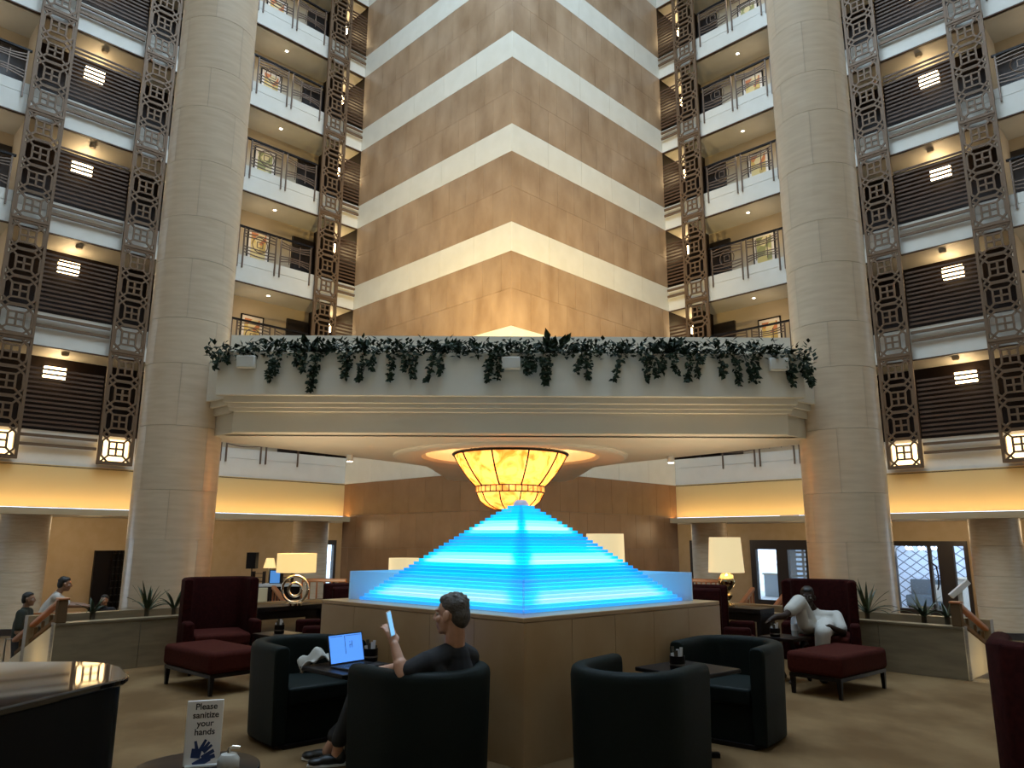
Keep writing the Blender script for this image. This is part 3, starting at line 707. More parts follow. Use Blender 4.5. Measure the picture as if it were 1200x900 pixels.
for sg in (1, -1):
    sd = SIDE[sg]
    m = MB(); pbox(m, sg, 0, SE, 0.02, 0.14, 0.0, PH_ - 0.02); pbox(m, sg, 0, SE, 1.15, 1.3, GZ, PH_); pbox(m, sg, 0, SE, 0.02, 1.3, GZ, 0.0)
    pbox(m, sg, 0, 0.12, 0.1, 1.2, 0, PH_)
    wp = struct('wall_planter_' + sd, m, 'planter_stone')
    n = 6; wd = SE / n
    pm = MB().box(-wd / 2 + 0.003, wd / 2 - 0.003, -0.012, 0.012, 0.003, PH_ - 0.023).mesh('stone_panel', 'planter_stone')
    cm = MB().box(-wd / 2 + 0.002, wd / 2 - 0.002, -0.09, 0.09, 0, 0.02).mesh('coping_stone', 'planter_stone')
    for i in range(n):
        link('stone_panel', pm, wp, PP(sg, wd * (i + .5), 0.008, 0), wrz(sg)); link('coping_stone', cm, wp, PP(sg, wd * (i + .5), 0.075, PH_ - 0.02), wrz(sg))
    m = MB(); pbox(m, sg, 0.12, SE - 0.12, 0.14, 1.15, 0.0, 0.44); so = struct('floor_planter_' + sd, m, 'stem')
    # stringer wall beside the steps
    m = MB(); pr = [(0.0, GZ), (1.78, GZ), (1.78, 0.0), (0.0, PH_)]
    vs_ = [PP(sg, SE - 0.12, d, z) for d, z in pr] + [PP(sg, SE + 0.0, d, z) for d, z in pr]
    m.add(vs_, [(3, 2, 1, 0), (4, 5, 6, 7)] + [(i, (i + 1) % 4, 4 + (i + 1) % 4, 4 + i) for i in range(4)])
    struct('wall_stair_' + sd, m, 'stair_wall')
    m = MB()
    for i in range(6): pbox(m, sg, SE + 0.005, SE + 2.2, 0.28 * i, 0.28 * (i + 1), GZ, -0.15 * (i + 1) + 0.15 if i else -0.001)
    struct('floor_stairs_' + sd, m, 'outer_floor')
    # handrail
    t = thing('stair_railing', 'polished wooden stair railing with newel post going down beside the %s planter' % sd, 'railing', PP(sg, SE - 0.06, 0.0, PH_), wrz(sg))
    obj('newel_post', MB().box(-0.05, 0.05, -0.0, 0.1, 0.0, 0.25), 'newel_wood', t, bevel=0.008)
    obj('newel_cap', MB().box(-0.06, 0.06, -0.01, 0.11, 0.25, 0.275), 'handrail_wood', t, bevel=0.006)
    sl = PH_ / 1.78
    obj('handrail', MB().bar((0, 0.12, 0.235), (0, 1.9, 0.235 - sl * 1.85), 0.075, 0.05), 'handrail_wood', t, bevel=0.015)
    obj('lower_rail', MB().bar((0, 0.12, 0.045), (0, 1.76, 0.045 - sl * 1.7), 0.05, 0.04), 'newel_wood', t)
    for i in range(5):
        d = 0.42 + 0.3 * i; obj('baluster', MB().box(-0.015, 0.015, d - 0.015, d + 0.015, 0.03 - sl * d, 0.2 - sl * d), 'newel_wood', t)
    lamp('POINT', 'step_light', PP(sg, SE + 0.35, 0.55, 0.12), 3.2, (1.0, 0.76, 0.42), 0.05)
    t = thing('step_light', 'small glowing step light on the stairs by the %s planter wall' % sd, 'light', PP(sg, SE + 0.40, 0.45, -0.145), wrz(sg))
    obj('housing', MB().lathe([(0.05, 0.0), (0.05, 0.03), (0.035, 0.04)], 12), 'steel', t); obj('lens', MB().lathe([(0.0, 0.045), (0.034, 0.042), (0.035, 0.03)], 12), 'spot_glow', t)

def yucca(loc, n, L, lab, tilt=(0.6, 1.4)):
    t = thing('yucca', lab, 'plant', loc)
    obj('stem', MB().tube([(0, 0, 0), (0, 0, 0.14)], 0.03, 8), 'stem', t)
    for i in range(n):
        a = 2 * PI * i / n * 2.4 + random.uniform(-.2, .2); el = random.uniform(*tilt); ln = L * random.uniform(0.7, 1.05); m = MB(); vs_ = []
        for k in range(6):
            u = k / 5; r = ln * u * math.cos(el); z = 0.1 + ln * (u * math.sin(el) - 0.55 * u * u * math.cos(el)); wv = 0.019 * math.sin(PI * min(1, 0.25 + u * 0.75)) + 0.001
            c = Vector((r * math.cos(a), r * math.sin(a), z)); sd_ = Vector((-math.sin(a), math.cos(a), 0)) * wv
            vs_ += [c - sd_, c + Vector((0, 0, -0.006)), c + sd_]
        fs_ = []
        for k in range(5):
            b = 3 * k; fs_ += [(b, b + 1, b + 4, b + 3), (b + 1, b + 2, b + 5, b + 4)]
        obj('leaf', m.add(vs_, fs_), 'yucca_leaf', t)
yucca(PP(-1, 4.38, 0.45, 0.50), 17, 0.50, 'spiky green yucca in the left planter before the big column')
yucca(PP(-1, 4.06, 0.40, 0.50), 10, 0.46, 'smaller spiky yucca in the left planter just left of the tall red chair', (0.7, 1.3))
yucca(PP(-1, 4.98, 0.55, 0.50), 12, 0.30, 'low dark spiky plant in the left planter, nearest the stairs', (0.6, 1.3))
yucca(PP(1, 4.32, 0.45, 0.50), 24, 0.55, 'spiky green yucca in the right planter behind the seated man', (0.55, 1.4))
yucca(PP(1, 4.97, 0.5, 0.50), 20, 0.42, 'low grassy yucca in the right planter, left of the newel post', (0.6, 1.35))
yucca(PP(1, 5.20, 0.6, 0.50), 12, 0.30, 'small spiky yucca in the right planter right beside the newel post', (0.6, 1.35))

# ------------------------------------------------------------------ fountain with the glass pyramid
FC = (0.10, 7.0); FX, FY, FZ = 1.80, 1.60, 0.976
t = thing('fountain_pedestal', 'square beige stone pedestal of the fountain, set corner on to the viewer', 'pedestal', (FC[0], FC[1], 0))
rh = lambda k: [(0, -FY * k), (FX * k, 0), (0, FY * k), (-FX * k, 0)]
obj('core', MB().prism(rh(0.985), 0, FZ - 0.03), 'grout', t)
obj('ledge', MB().prism(rh(1.0), FZ - 0.035, FZ), 'pedestal_stone', t, bevel=0.006)
R_ = rh(1.0); npan = 5
for i in range(4):
    a = Vector((*R_[i], 0)); b = Vector((*R_[(i + 1) % 4], 0)); e = b - a; L = e.length; dd = e / L; nn = Vector((dd.y, -dd.x, 0)); ang = math.atan2(dd.y, dd.x)
    if i == 0: pan = MB().box(-L / npan / 2 + 0.002, L / npan / 2 - 0.002, 0.0, 0.02, 0, FZ - 0.037).mesh('stone_panel', 'pedestal_stone')
    for k in range(npan): link('stone_panel', pan, t, a + e * ((k + .5) / npan), ang)
t = thing('glass_pyramid', 'stepped pyramid of stacked glass sheets glowing bright blue on the fountain', 'fountain', (FC[0], FC[1], FZ))
gx, gy = 1.50, 1.33
NSH = 30; PHT = 0.845; tz = PHT / NSH
for i in range(NSH):
    u = i / NSH
    k = (1 - u) ** 0.93 * 0.93 + 0.045
    tier = 0 if u < 0.30 else 1 if u < 0.66 else 2
    lo, hi = ((0, .30), (.30, .66), (.66, 1.0))[tier]; f = (u - lo) / (hi - lo)
    br_ = [0.30, 0.62, 0.92, 0.95, 0.72, 0.6, 0.5, 0.42, 0.34, 0.3][min(9, int(f * 10))]
    if tier == 2: br_ = [0.42, 0.8, 1.0, 0.95, 0.75, 0.6, 0.5, 0.45, 0.4, 0.4][min(9, int(f * 10))]
    if i % 2: br_ *= 0.86
    x, y = gx * k, gy * k
    o = obj('glass_sheet', MB().prism([(0, -y), (x, 0), (0, y), (-x, 0)], tz * i + 0.0015, tz * (i + 1) - 0.0015), 'pyramid_glass', t)
    o.color = (br_, br_, br_, 1)
obj('cap', MB().lathe([(0.07, PHT), (0.07, PHT + 0.02), (0.045, PHT + 0.05), (0.0, PHT + 0.05)], 16), 'frosted_glass', t, 40)
tb = thing('glass_enclosure', 'low frameless glass box around the foot of the blue pyramid', 'glass', (FC[0], FC[1], FZ))
G = [(0, -1.4), (1.56, 0), (0, 1.4), (-1.56, 0)]
for i in range(4):
    a = Vector((*G[i], 0)); b = Vector((*G[(i + 1) % 4], 0)); dd = (b - a).normalized(); nn = Vector((-dd.y, dd.x, 0)) * 0.012
    m = MB(); h = Vector((0, 0, 0.25)); z0 = Vector((0, 0, 0.001)); m.hexa([a + z0, b + z0, b + nn + z0, a + nn + z0, a + h, b + h, b + nn + h, a + nn + h]); obj('glass_pane', m, 'clear_glass' if i in (0, 3) else 'frosted_glass', tb)

# ------------------------------------------------------------------ seating
def face_rz(f): return math.atan2(f[0], -f[1])
def upath(hw, y0, yc, n=14):
    pts = [(-hw, y0), (-hw, (y0 + yc) / 2)]
    for i in range(n + 1):
        a = PI - PI * i / n; pts.append((hw * math.cos(a), yc + hw * math.sin(a)))
    return pts + [(hw, (y0 + yc) / 2), (hw, y0)]
def usweep(m, path, sec):
    k = len(path); n = len(sec); vs_ = []; fs_ = []
    for i, p in enumerate(path):
        a = Vector(path[max(i - 1, 0)]); b = Vector(path[min(i + 1, k - 1)]); tt = (b - a).normalized(); nr = Vector((-tt.y, tt.x))
        for o, z in (sec(i / (k - 1)) if callable(sec) else sec): vs_.append((p[0] + nr.x * o, p[1] + nr.y * o, z))
    for i in range(k - 1):
        for j in range(n): fs_.append((i * n + j, i * n + (j + 1) % n, (i + 1) * n + (j + 1) % n, (i + 1) * n + j))
    fs_ += [tuple(range(n)), tuple(range((k - 1) * n, k * n))]
    return m.add(vs_, fs_)
def tub_chair(x, y, f, label):
    t = thing('tub_chair', label, 'chair', (x, y, 0), face_rz(f), 'green tub chairs around the fountain')
    sh = usweep(MB(), upath(0.325, -0.34, 0.03), [(0.045, 0.03), (0.062, 0.66), (0.055, 0.70), (0.03, 0.72), (-0.03, 0.72), (-0.055, 0.70), (-0.06, 0.66), (-0.06, 0.03)])
    obj('shell', sh, 'green_leather', t, bevel=0.014)
    inner = [(-0.262, -0.33), (0.262, -0.33)] + [(0.262 * math.cos(PI * i / 10), 0.03 + 0.262 * math.sin(PI * i / 10)) for i in range(11)]
    obj('seat_base', MB().prism([(a * 0.995, b + 0.03 if b < -0.3 else b) for a, b in inner], 0.03, 0.29), 'green_leather', t)
    obj('seat_cushion', MB().prism([(a * 0.98, b) for a, b in inner], 0.292, 0.42), 'green_leather', t, bevel=0.025, seg=3)
    obj('plinth', MB().prism([(a * 1.05, b * 1.02) for a, b in inner], 0.0, 0.03), 'black_wood', t)
    return t
tA = tub_chair(0.80, 5.12, (0.62, 0.78), 'dark green tub chair right of the fountain corner, seen from behind')
dup(tA, (1.80, 6.33, 0), face_rz((-0.62, -0.78)), 'dark green tub chair right of the fountain, open side and seat facing the viewer')
dup(tA, (-0.53, 5.11, 0), face_rz((-0.72, 0.70)), 'dark green tub chair in which the man with the phone sits')
dup(tA, (-1.66, 6.3, 0), face_rz((0.66, -0.75)), 'empty dark green tub chair left of the fountain, behind the laptop')

def tapered_leg(x, y, h, w0=0.022, w1=0.015):
    return MB().hexa([(x - w1, y - w1, 0), (x + w1, y - w1, 0), (x + w1, y + w1, 0), (x - w1, y + w1, 0), (x - w0, y - w0, h), (x + w0, y - w0, h), (x + w0, y + w0, h), (x - w0, y + w0, h)])
def wing_chair(x, y, f, label, H=1.05, hw=0.37, group='red wing chairs'):
    t = thing('wing_chair', label, 'chair', (x, y, 0), face_rz(f), group)
    path = [(-hw, -0.10), (-hw, 0.08), (-hw, 0.24), (-hw + 0.05, 0.34), (-hw + 0.13, 0.38), (0, 0.38), (hw - 0.13, 0.38), (hw - 0.05, 0.34), (hw, 0.24), (hw, 0.08), (hw, -0.10)]
    obj('backrest', usweep(MB(), path, [(0.05, 0.16), (0.05, H - 0.03), (0.03, H), (-0.03, H), (-0.05, H - 0.03), (-0.05, 0.16)]), 'burgundy', t, bevel=0.02)
    for sx in (-1, 1): obj('armrest', MB().box(sx * hw - 0.055, sx * hw + 0.055, -0.40, -0.105, 0.16, 0.58), 'burgundy', t, bevel=0.03, seg=3)
    obj('seat_base', MB().box(-hw + 0.06, hw - 0.06, -0.38, 0.32, 0.16, 0.30), 'burgundy', t)
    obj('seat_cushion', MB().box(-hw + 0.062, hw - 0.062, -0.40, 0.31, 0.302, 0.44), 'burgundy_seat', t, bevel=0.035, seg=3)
    for sx in (-1, 1):
        for yy in (-0.34, 0.34): obj('leg', tapered_leg(sx * (hw - 0.05), yy * 0.95, 0.165), 'black_wood', t)
    return t
wcR = wing_chair(3.74, 9.32, (-0.42, -0.91), 'tall burgundy wing chair with a man in white sitting in it')
dup(wcR, (-3.48, 9.30, 0), face_rz((0.50, -0.87)), 'empty tall burgundy wing chair behind the left footstool')
dup(wcR, (2.80, 3.76, 0), face_rz((0.58, 0.815)), 'burgundy wing chair cut off by the right edge in the foreground')
ac = wing_chair(2.40, 9.0, (0.93, -0.36), 'burgundy armchair turned away just right of the fountain', 0.99, 0.38, 'low burgundy armchairs behind the fountain')
dup(ac, (-2.02, 9.0, 0), face_rz((-0.93, -0.36)), 'burgundy armchair turned away just left of the fountain')

def ottoman(x, y, rz, label):
    t = thing('ottoman', label, 'footstool', (x, y, 0), rz, 'burgundy footstools')
    lx, ly = 0.52, 0.29
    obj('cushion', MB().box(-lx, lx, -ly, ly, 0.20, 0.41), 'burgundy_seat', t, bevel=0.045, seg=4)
    obj('base_frame', MB().box(-lx + 0.02, lx - 0.02, -ly + 0.02, ly - 0.02, 0.165, 0.199), 'black_wood', t)
    for sx in (-1, 1):
        for sy in (-1, 1): obj('leg', tapered_leg(sx * (lx - 0.045), sy * (ly - 0.045), 0.165), 'black_wood', t)
    return t
oR = ottoman(3.42, 8.18, math.radians(40.5), 'burgundy upholstered footstool in front of the seated man in white')
dup(oR, (-3.12, 8.25, 0), math.radians(-41.5), 'burgundy upholstered footstool in front of the empty left wing chair')

# ------------------------------------------------------------------ tables and what stands on them
def pedestal_table(x, y, rz, label, sz=0.27, h=0.60, group='small black tables between chairs'):
    t = thing('side_table', label, 'table', (x, y, 0), rz, group)
    obj('tabletop', MB().box(-sz, sz, -sz, sz, h - 0.03, h), 'black_wood', t, bevel=0.006)
    obj('stem', MB().lathe([(0.03, 0.03), (0.03, h - 0.03)], 14), 'black_wood', t, 40)
    for a in (PI / 4, 3 * PI / 4): obj('foot', MB().bar((-0.2 * math.cos(a), -0.2 * math.sin(a), 0.016), (0.2 * math.cos(a), 0.2 * math.sin(a), 0.016), 0.05, 0.03), 'black_wood', t)
    return t
tL = pedestal_table(-1.15, 5.76, PI / 4 + 0.03, 'small square black table left of the fountain carrying the laptop')
dup(tL, (1.30, 5.74, 0), PI / 4 - 0.1, 'small square black table between the two right tub chairs')
def caddy(x, y, z, label, g='black condiment caddies'):
    t = thing('caddy', label, 'caddy', (x, y, z), 0.4, g)
    obj('holder', MB().lathe([(0.052, 0.0), (0.055, 0.005), (0.055, 0.095), (0.049, 0.095), (0.049, 0.01), (0.0, 0.01)], 18), 'black_wood', t, 40)
    obj('band', MB().lathe([(0.0562, 0.03), (0.0562, 0.042)], 18), 'steel', t)
    for i in range(6):
        a = 2 * PI * i / 6; obj('sachet', MB().bar((0.025 * math.cos(a), 0.025 * math.sin(a), 0.02), (0.038 * math.cos(a), 0.038 * math.sin(a), 0.115 + 0.02 * (i % 3)), 0.022, 0.004), 'label_paper' if i % 2 else 'stem', t)
    return t
c0 = caddy(-1.06, 5.98, 0.60, 'black caddy of sachets beside the open laptop')
dup(c0, (1.21, 5.66, 0.60), 0.2, 'black caddy of sachets between the right tub chairs')

# laptop: hinge on the side away from the man
LF = Vector((0.78, -0.62, 0)); t = thing('laptop', 'open dark laptop with glowing blue screen on the left table', 'laptop', (-1.10, 5.70, 0.60), face_rz(LF))
obj('base', MB().box(-0.16, 0.16, -0.11, 0.11, 0.0, 0.016), 'laptop_grey', t, bevel=0.004)
keys = MB()
for r in range(5):
    for c in range(12): keys.box(-0.138 + c * 0.0232, -0.119 + c * 0.0232, 0.075 - r * 0.023, 0.094 - r * 0.023, 0.0155, 0.0185)
kb = obj('keyboard', keys, 'screen_bezel', t); kb['kind'] = 'stuff'
obj('touchpad', MB().box(-0.05, 0.05, -0.10, -0.045, 0.0158, 0.0166), 'screen_bezel', t)
ti = math.radians(14); up = Vector((0, math.sin(ti), math.cos(ti))); nf = Vector((0, -math.cos(ti), math.sin(ti))); hinge = Vector((0, 0.108, 0.014))
def scr(x0, x1, h0, h1, o0, o1):
    P = lambda x, h, o: hinge + Vector((x, 0, 0)) + up * h + nf * o
    return MB().hexa([P(x0, h0, o0), P(x1, h0, o0), P(x1, h0, o1), P(x0, h0, o1), P(x0, h1, o0), P(x1, h1, o0), P(x1, h1, o1), P(x0, h1, o1)])
ld = obj('lid', scr(-0.16, 0.16, 0, 0.215, -0.004, 0.003), 'screen_bezel', t)
obj('screen', scr(-0.152, 0.152, 0.014, 0.207, 0.003, 0.0036), 'laptop_glow', ld)
dk = MB()
for a in ((-0.012, -0.008, 0.07, 0.200), (0.03, 0.05, 0.13, 0.134), (0.03, 0.04, 0.15, 0.154), (0.052, 0.056, 0.11, 0.16), (0.03, 0.034, 0.11, 0.13), (-0.14, -0.03, 0.196, 0.199), (0.0, 0.14, 0.196, 0.199)):
    q = scr(*a, 0.0036, 0.0040); dk.add(q.v, q.f)
obj('screen_lines', dk, 'sign_ink', ld)['kind'] = 'stuff'
# crumpled scarf on the table edge
cl = MB(); vs_ = []; fs_ = []; NX, NY = 26, 18
for j in range(NY):
    for i in range(NX):
        u, v = i / (NX - 1), j / (NY - 1)
        x = -0.13 + 0.26 * u + 0.02 * math.sin(v * 9); y = -0.08 + 0.16 * v
        z = 0.012 + 0.05 * (0.5 + 0.5 * math.sin(u * 13 + 3.5 * v + 1.3 * math.sin(v * 7))) * (0.3 + 0.7 * math.sin(PI * u)) + 0.05 * math.sin(PI * v) * math.sin(PI * u)
        if u < 0.25: z -= (0.25 - u) * 0.35 * (0.5 + 0.5 * math.sin(v * 8))
        vs_.append((x, y, max(z, 0.004 if u > 0.2 else -0.09)))
for j in range(NY - 1):
    for i in range(NX - 1): fs_.append((j * NX + i, j * NX + i + 1, (j + 1) * NX + i + 1, (j + 1) * NX + i))
cl.add(vs_, fs_); o = obj('scarf', cl, 'cloth_grey', None, 180, loc=(-1.42, 5.84, 0.605), rz=0.3); tag(o, 'crumpled light grey scarf on the left table behind the laptop', 'scarf')
so = o.modifiers.new('thick', 'SOLIDIFY'); so.thickness = 0.006; so.offset = 1

def console(x, y, rz, label):
    t = thing('console_table', label, 'table', (x, y, 0), rz, 'black console tables with lamps')
    obj('tabletop', MB().box(-0.48, 0.48, -0.2, 0.2, 0.60, 0.66), 'black_wood', t, bevel=0.004)
    for sx in (-1, 1): obj('side_panel', MB().box(sx * 0.45 - 0.03, sx * 0.45 + 0.03, -0.19, 0.19, 0, 0.60), 'black_wood', t)
    obj('apron', MB().box(-0.42, 0.42, -0.15, 0.15, 0.50, 0.60), 'black_wood', t)
    return t
cnR = console(2.98, 10.32, -PI / 4, 'black console table right of the fountain under the tall lamp')
dup(cnR, (-2.98, 10.28, 0), PI / 4, 'black console table left of the fountain under the wide lamp')
def lathe_obj(nm, prof, m, t, n=24): return obj(nm, MB().lathe(prof, n), m, t, 40)
t = thing('table_lamp', 'table lamp with tall cream shade and gold globe base', 'lamp', (2.90, 10.27, 0.66))
lathe_obj('base', [(0.0, 0.0), (0.09, 0.0), (0.09, 0.02), (0.04, 0.05), (0.025, 0.08), (0.06, 0.12), (0.07, 0.15), (0.04, 0.19), (0.03, 0.20), (0.085, 0.25), (0.115, 0.31), (0.11, 0.36), (0.075, 0.41), (0.06, 0.42), (0.055, 0.46), (0.0, 0.47)], 'lamp_gold', t)
lathe_obj('stem', [(0.012, 0.46), (0.012, 0.60)], 'lamp_gold', t, 10)
lathe_obj('lamp_shade', [(0.235, 0.44), (0.205, 0.90), (0.20, 0.90), (0.23, 0.44), (0.235, 0.44)], 'shade_glow', t, 40)
lamp('POINT', 'lamp_bulb', (2.90, 10.27, 1.30), 14, (1.0, 0.78, 0.48), 0.05)
t = thing('table_lamp', 'table lamp with wide yellow drum shade and chrome ring base', 'lamp', (-2.84, 10.20, 0.66))
lathe_obj('base', [(0.0, 0.0), (0.11, 0.0), (0.11, 0.025), (0.03, 0.03), (0.0, 0.03)], 'chrome', t)
for rr, zz in ((0.17, 0.205), (0.085, 0.20)):
    obj('ring', MB().tube([(rr * math.cos(2 * PI * i / 32), 0, zz + rr * math.sin(2 * PI * i / 32)) for i in range(32)], 0.018, 8, True), 'chrome', t, 60)
lathe_obj('stem', [(0.012, 0.37), (0.012, 0.50)], 'chrome', t, 10)
lathe_obj('lamp_shade', [(0.255, 0.42), (0.255, 0.665), (0.25, 0.665), (0.25, 0.42), (0.255, 0.42)], 'shade_glow_strong', t, 48)
lamp('POINT', 'lamp_bulb', (-2.84, 10.20, 1.20), 12, (1.0, 0.74, 0.40), 0.05)

dup(cnR, (1.28, 10.25, 0), 0.0, 'black console table behind the fountain on the right, mostly hidden')
dup(cnR, (-1.42, 10.25, 0), 0.0, 'black console table behind the fountain on the left, mostly hidden')
t = thing('table_lamp', 'table lamp with tall cream shade half hidden behind the right slope of the pyramid', 'lamp', (1.28, 10.25, 0.66))
lathe_obj('base', [(0.0, 0.0), (0.09, 0.0), (0.09, 0.02), (0.03, 0.05), (0.08, 0.2), (0.09, 0.3), (0.03, 0.45), (0.0, 0.46)], 'lamp_gold', t); lathe_obj('stem', [(0.012, 0.45), (0.012, 0.7)], 'lamp_gold', t, 10)
lathe_obj('lamp_shade', [(0.26, 0.52), (0.25, 0.94), (0.245, 0.94), (0.255, 0.52), (0.26, 0.52)], 'shade_glow', t, 40)
t = thing('table_lamp', 'table lamp with low drum shade just showing behind the left slope of the pyramid', 'lamp', (-1.42, 10.25, 0.66))
lathe_obj('base', [(0.0, 0.0), (0.1, 0.0), (0.1, 0.02), (0.03, 0.05), (0.02, 0.3), (0.0, 0.3)], 'chrome', t); lathe_obj('stem', [(0.012, 0.3), (0.012, 0.45)], 'chrome', t, 10)
lathe_obj('lamp_shade', [(0.2, 0.36), (0.2, 0.61), (0.195, 0.61), (0.195, 0.36), (0.2, 0.36)], 'shade_glow', t, 40)

def coffee(x, y, rz, label, h=0.47):
    t = thing('coffee_table', label, 'table', (x, y, 0), rz, 'low dark coffee tables')
    obj('tabletop', MB().box(-0.2, 0.2, -0.2, 0.2, h - 0.035, h), 'dark_wood', t, bevel=0.004)
    for sy in (-1, 1):
        for sx in (-1, 1): obj('crossed_leg', MB().bar((-sx * 0.17, sy * 0.15 + sx * 0.02, 0.008), (sx * 0.17, sy * 0.15 + sx * 0.02, h - 0.037), 0.03, 0.03), 'black_wood', t)
    return t
cf = coffee(3.08, 8.72, math.radians(40), 'low dark coffee table with a water bottle beside the man in white')
dup(cf, (-2.62, 8.82, 0), math.radians(-40), 'low dark coffee table between the left footstool and the console')
dup(c0, (2.95, 8.66, 0.47), 0.1, 'black caddy of sachets on the coffee table by the water bottle')
dup(c0, (-2.6, 8.8, 0.47), 0.1, 'black caddy of sachets on the left coffee table')
t = thing('water_bottle', 'clear plastic water bottle with paper label on the coffee table', 'bottle', (3.20, 8.74, 0.47))
lathe_obj('bottle_body', [(0.0, 0.0), (0.034, 0.002), (0.036, 0.02), (0.034, 0.09), (0.036, 0.16), (0.03, 0.19), (0.014, 0.215), (0.014, 0.235)], 'bottle_glass', t, 18)
lathe_obj('label_band', [(0.0365, 0.06), (0.0365, 0.13)], 'label_paper', t, 18); lathe_obj('cap', [(0.016, 0.232), (0.016, 0.255), (0.0, 0.255)], 'white_plastic', t, 14)

# grand piano in the left foreground
lid = [(-1.545, 2.36), (-1.50, 2.55), (-1.45, 2.77), (-1.415, 2.90), (-1.43, 2.97), (-1.48, 3.04), (-1.56, 3.16), (-1.66, 3.25), (-1.80, 3.29), (-2.1, 3.27), (-2.5, 3.20), (-3.0, 3.22), (-3.0, 1.75), (-1.95, 1.75), (-1.70, 1.95), (-1.60, 2.15)]
pcx, pcy = -2.3, 2.5
t = thing('grand_piano', 'glossy black grand piano with closed lid at the lower left', 'piano', (pcx, pcy, 0))
loc = [(x - pcx, y - pcy) for x, y in lid]
obj('lid', MB().prism(loc, 0.975, 1.0), 'piano_black', t, bevel=0.006)
obj('case', MB().prism([(x * 0.975 + 0.0, y * 0.965) for x, y in loc], 0.62, 0.973), 'piano_case', t, bevel=0.004)
for x, y in ((0.55, 0.25), (-0.5, 0.5), (-0.5, -0.5)): obj('leg', MB().lathe([(0.05, 0.05), (0.06, 0.4), (0.075, 0.65)], 14, (x, y, 0)), 'piano_black', t, 40)
for x, y in ((0.55, 0.25), (-0.5, 0.5), (-0.5, -0.5)): obj('caster', MB().lathe([(0.02, 0.0), (0.04, 0.01), (0.04, 0.04), (0.02, 0.05)], 12, (x, y, 0)), 'lamp_gold', t, 40)

# sanitiser stand
t = thing('round_table', 'small round black table holding the hand sanitizing sign', 'table', (-1.27, 3.27, 0))
lathe_obj('tabletop', [(0.0, 0.565), (0.24, 0.565), (0.25, 0.575), (0.25, 0.595), (0.24, 0.60), (0.0, 0.60)], 'black_wood', t, 40)
lathe_obj('stem', [(0.03, 0.02), (0.03, 0.565)], 'black_wood', t, 14); lathe_obj('base', [(0.0, 0.0), (0.2, 0.0), (0.2, 0.015), (0.03, 0.03)], 'black_wood', t, 30)
t = thing('sanitizer_sign', 'upright white card reading Please sanitize your hands over a blue glove picture', 'sign', (-1.255, 3.29, 0.60), 0.32)
obj('card', MB().box(-0.070, 0.070, -0.004, 0.004, 0.0, 0.25), 'sign_white', t, bevel=0.003)
obj('stand', MB().box(-0.06, 0.06, -0.03, 0.05, 0.0, 0.006), 'white_plastic', t)
for i, wd in enumerate(('Please', 'sanitize', 'your', 'hands')):
    cu = bpy.data.curves.new('lettering', 'FONT'); cu.body = wd; cu.size = 0.034; cu.align_x = 'CENTER'; cu.extrude = 0.0003; cu.offset = 0.0006; cu.materials.append(MT['sign_ink'])
    co = bpy.data.objects.new('tmp', cu); C.objects.link(co); tm = bpy.data.meshes.new_from_object(co.evaluated_get(bpy.context.evaluated_depsgraph_get())); bpy.data.objects.remove(co); tm.name = 'lettering'
    tm.materials.clear(); tm.materials.append(MT['sign_ink']); o = link('lettering', tm, t, (0.004, -0.0046, 0.215 - 0.0325 * i)); o.rotation_euler = (PI / 2, 0, 0); o['kind'] = 'stuff'
gm = MB()
def flat(pts, r):
    for (x0, z0), (x1, z1), r0, r1 in pts:
        gm.tube([(x0, -0.0055, z0), (x1, -0.0055, z1)], [r0 * r, r1 * r], 8)
flat([((-.025, .03), (-.02, .065), 18, 20), ((-.02, .06), (-.028, .095), 7, 5), ((-.008, .06), (.012, .098), 7, 5), ((.0, .055), (.026, .088), 7, 5), ((.005, .05), (.036, .076), 7, 5), ((0, .03), (.045, .055), 8, 7), ((.0, .02), (.05, .035), 9, 8), ((-.03, .0), (.03, .03), 14, 14)], 0.001)
gv = [(x, -0.0045 + (y + 0.0055) * 0.05, z) for x, y, z in gm.v]; g2 = MB().add(gv, gm.f); obj('glove_picture', g2, 'glove_blue', t)
t = thing('sanitizer_bottle', 'small white pump bottle lying low in front of the sanitizing sign', 'bottle', (-1.12, 3.22, 0.60), 0.4)
lathe_obj('bottle_body', [(0.0, 0.0), (0.035, 0.0), (0.042, 0.012), (0.042, 0.045), (0.03, 0.062), (0.014, 0.066)], 'cloth_grey', t)
obj('pump', MB().tube([(0, 0, 0.06), (0, 0, 0.082), (0.012, 0, 0.088), (0.04, 0, 0.082)], 0.007, 8), 'chrome', t, 60)

# ------------------------------------------------------------------ back edge of the lounge: railings, distant desks
def stair_rail(a, b, drop, label):
    a = Vector(a); b = Vector(b); t = thing('handrail', label, 'railing', (a.x, a.y, 0)); b2 = b - Vector((a.x, a.y, 0)); a2 = Vector((0, 0, a.z))
    obj('rail', MB().bar(a2, b2, 0.07, 0.06), 'orange_wood', t, bevel=0.012)
    n = 6
    for i in range(n + 1):
        p = a2.lerp(b2, i / n); obj('baluster', MB().tube([(p.x, p.y, p.z - drop), (p.x, p.y, p.z - 0.02)], 0.015, 6), 'orange_wood', t)
    obj('lower_rail', MB().bar(a2 - Vector((0, 0, drop)), b2 - Vector((0, 0, drop)), 0.05, 0.04), 'newel_wood', t)
    return t
stair_rail(at(322, 688, 13.2), at(341, 712, 12.2), 0.5, 'orange wooden stair handrail sloping down behind the left console lamp')
stair_rail(at(356, 680, 13.4), at(408, 680, 13.4), 0.36, 'orange wooden railing behind the low left armchair')
stair_rail(at(925, 692, 12.6), at(902, 722, 11.9), 0.4, 'orange wooden handrail sloping up towards the seated man in white')
stair_rail(at(884, 690, 13.2), at(866, 714, 12.4), 0.4, 'orange wooden handrail behind the right gold lamp')
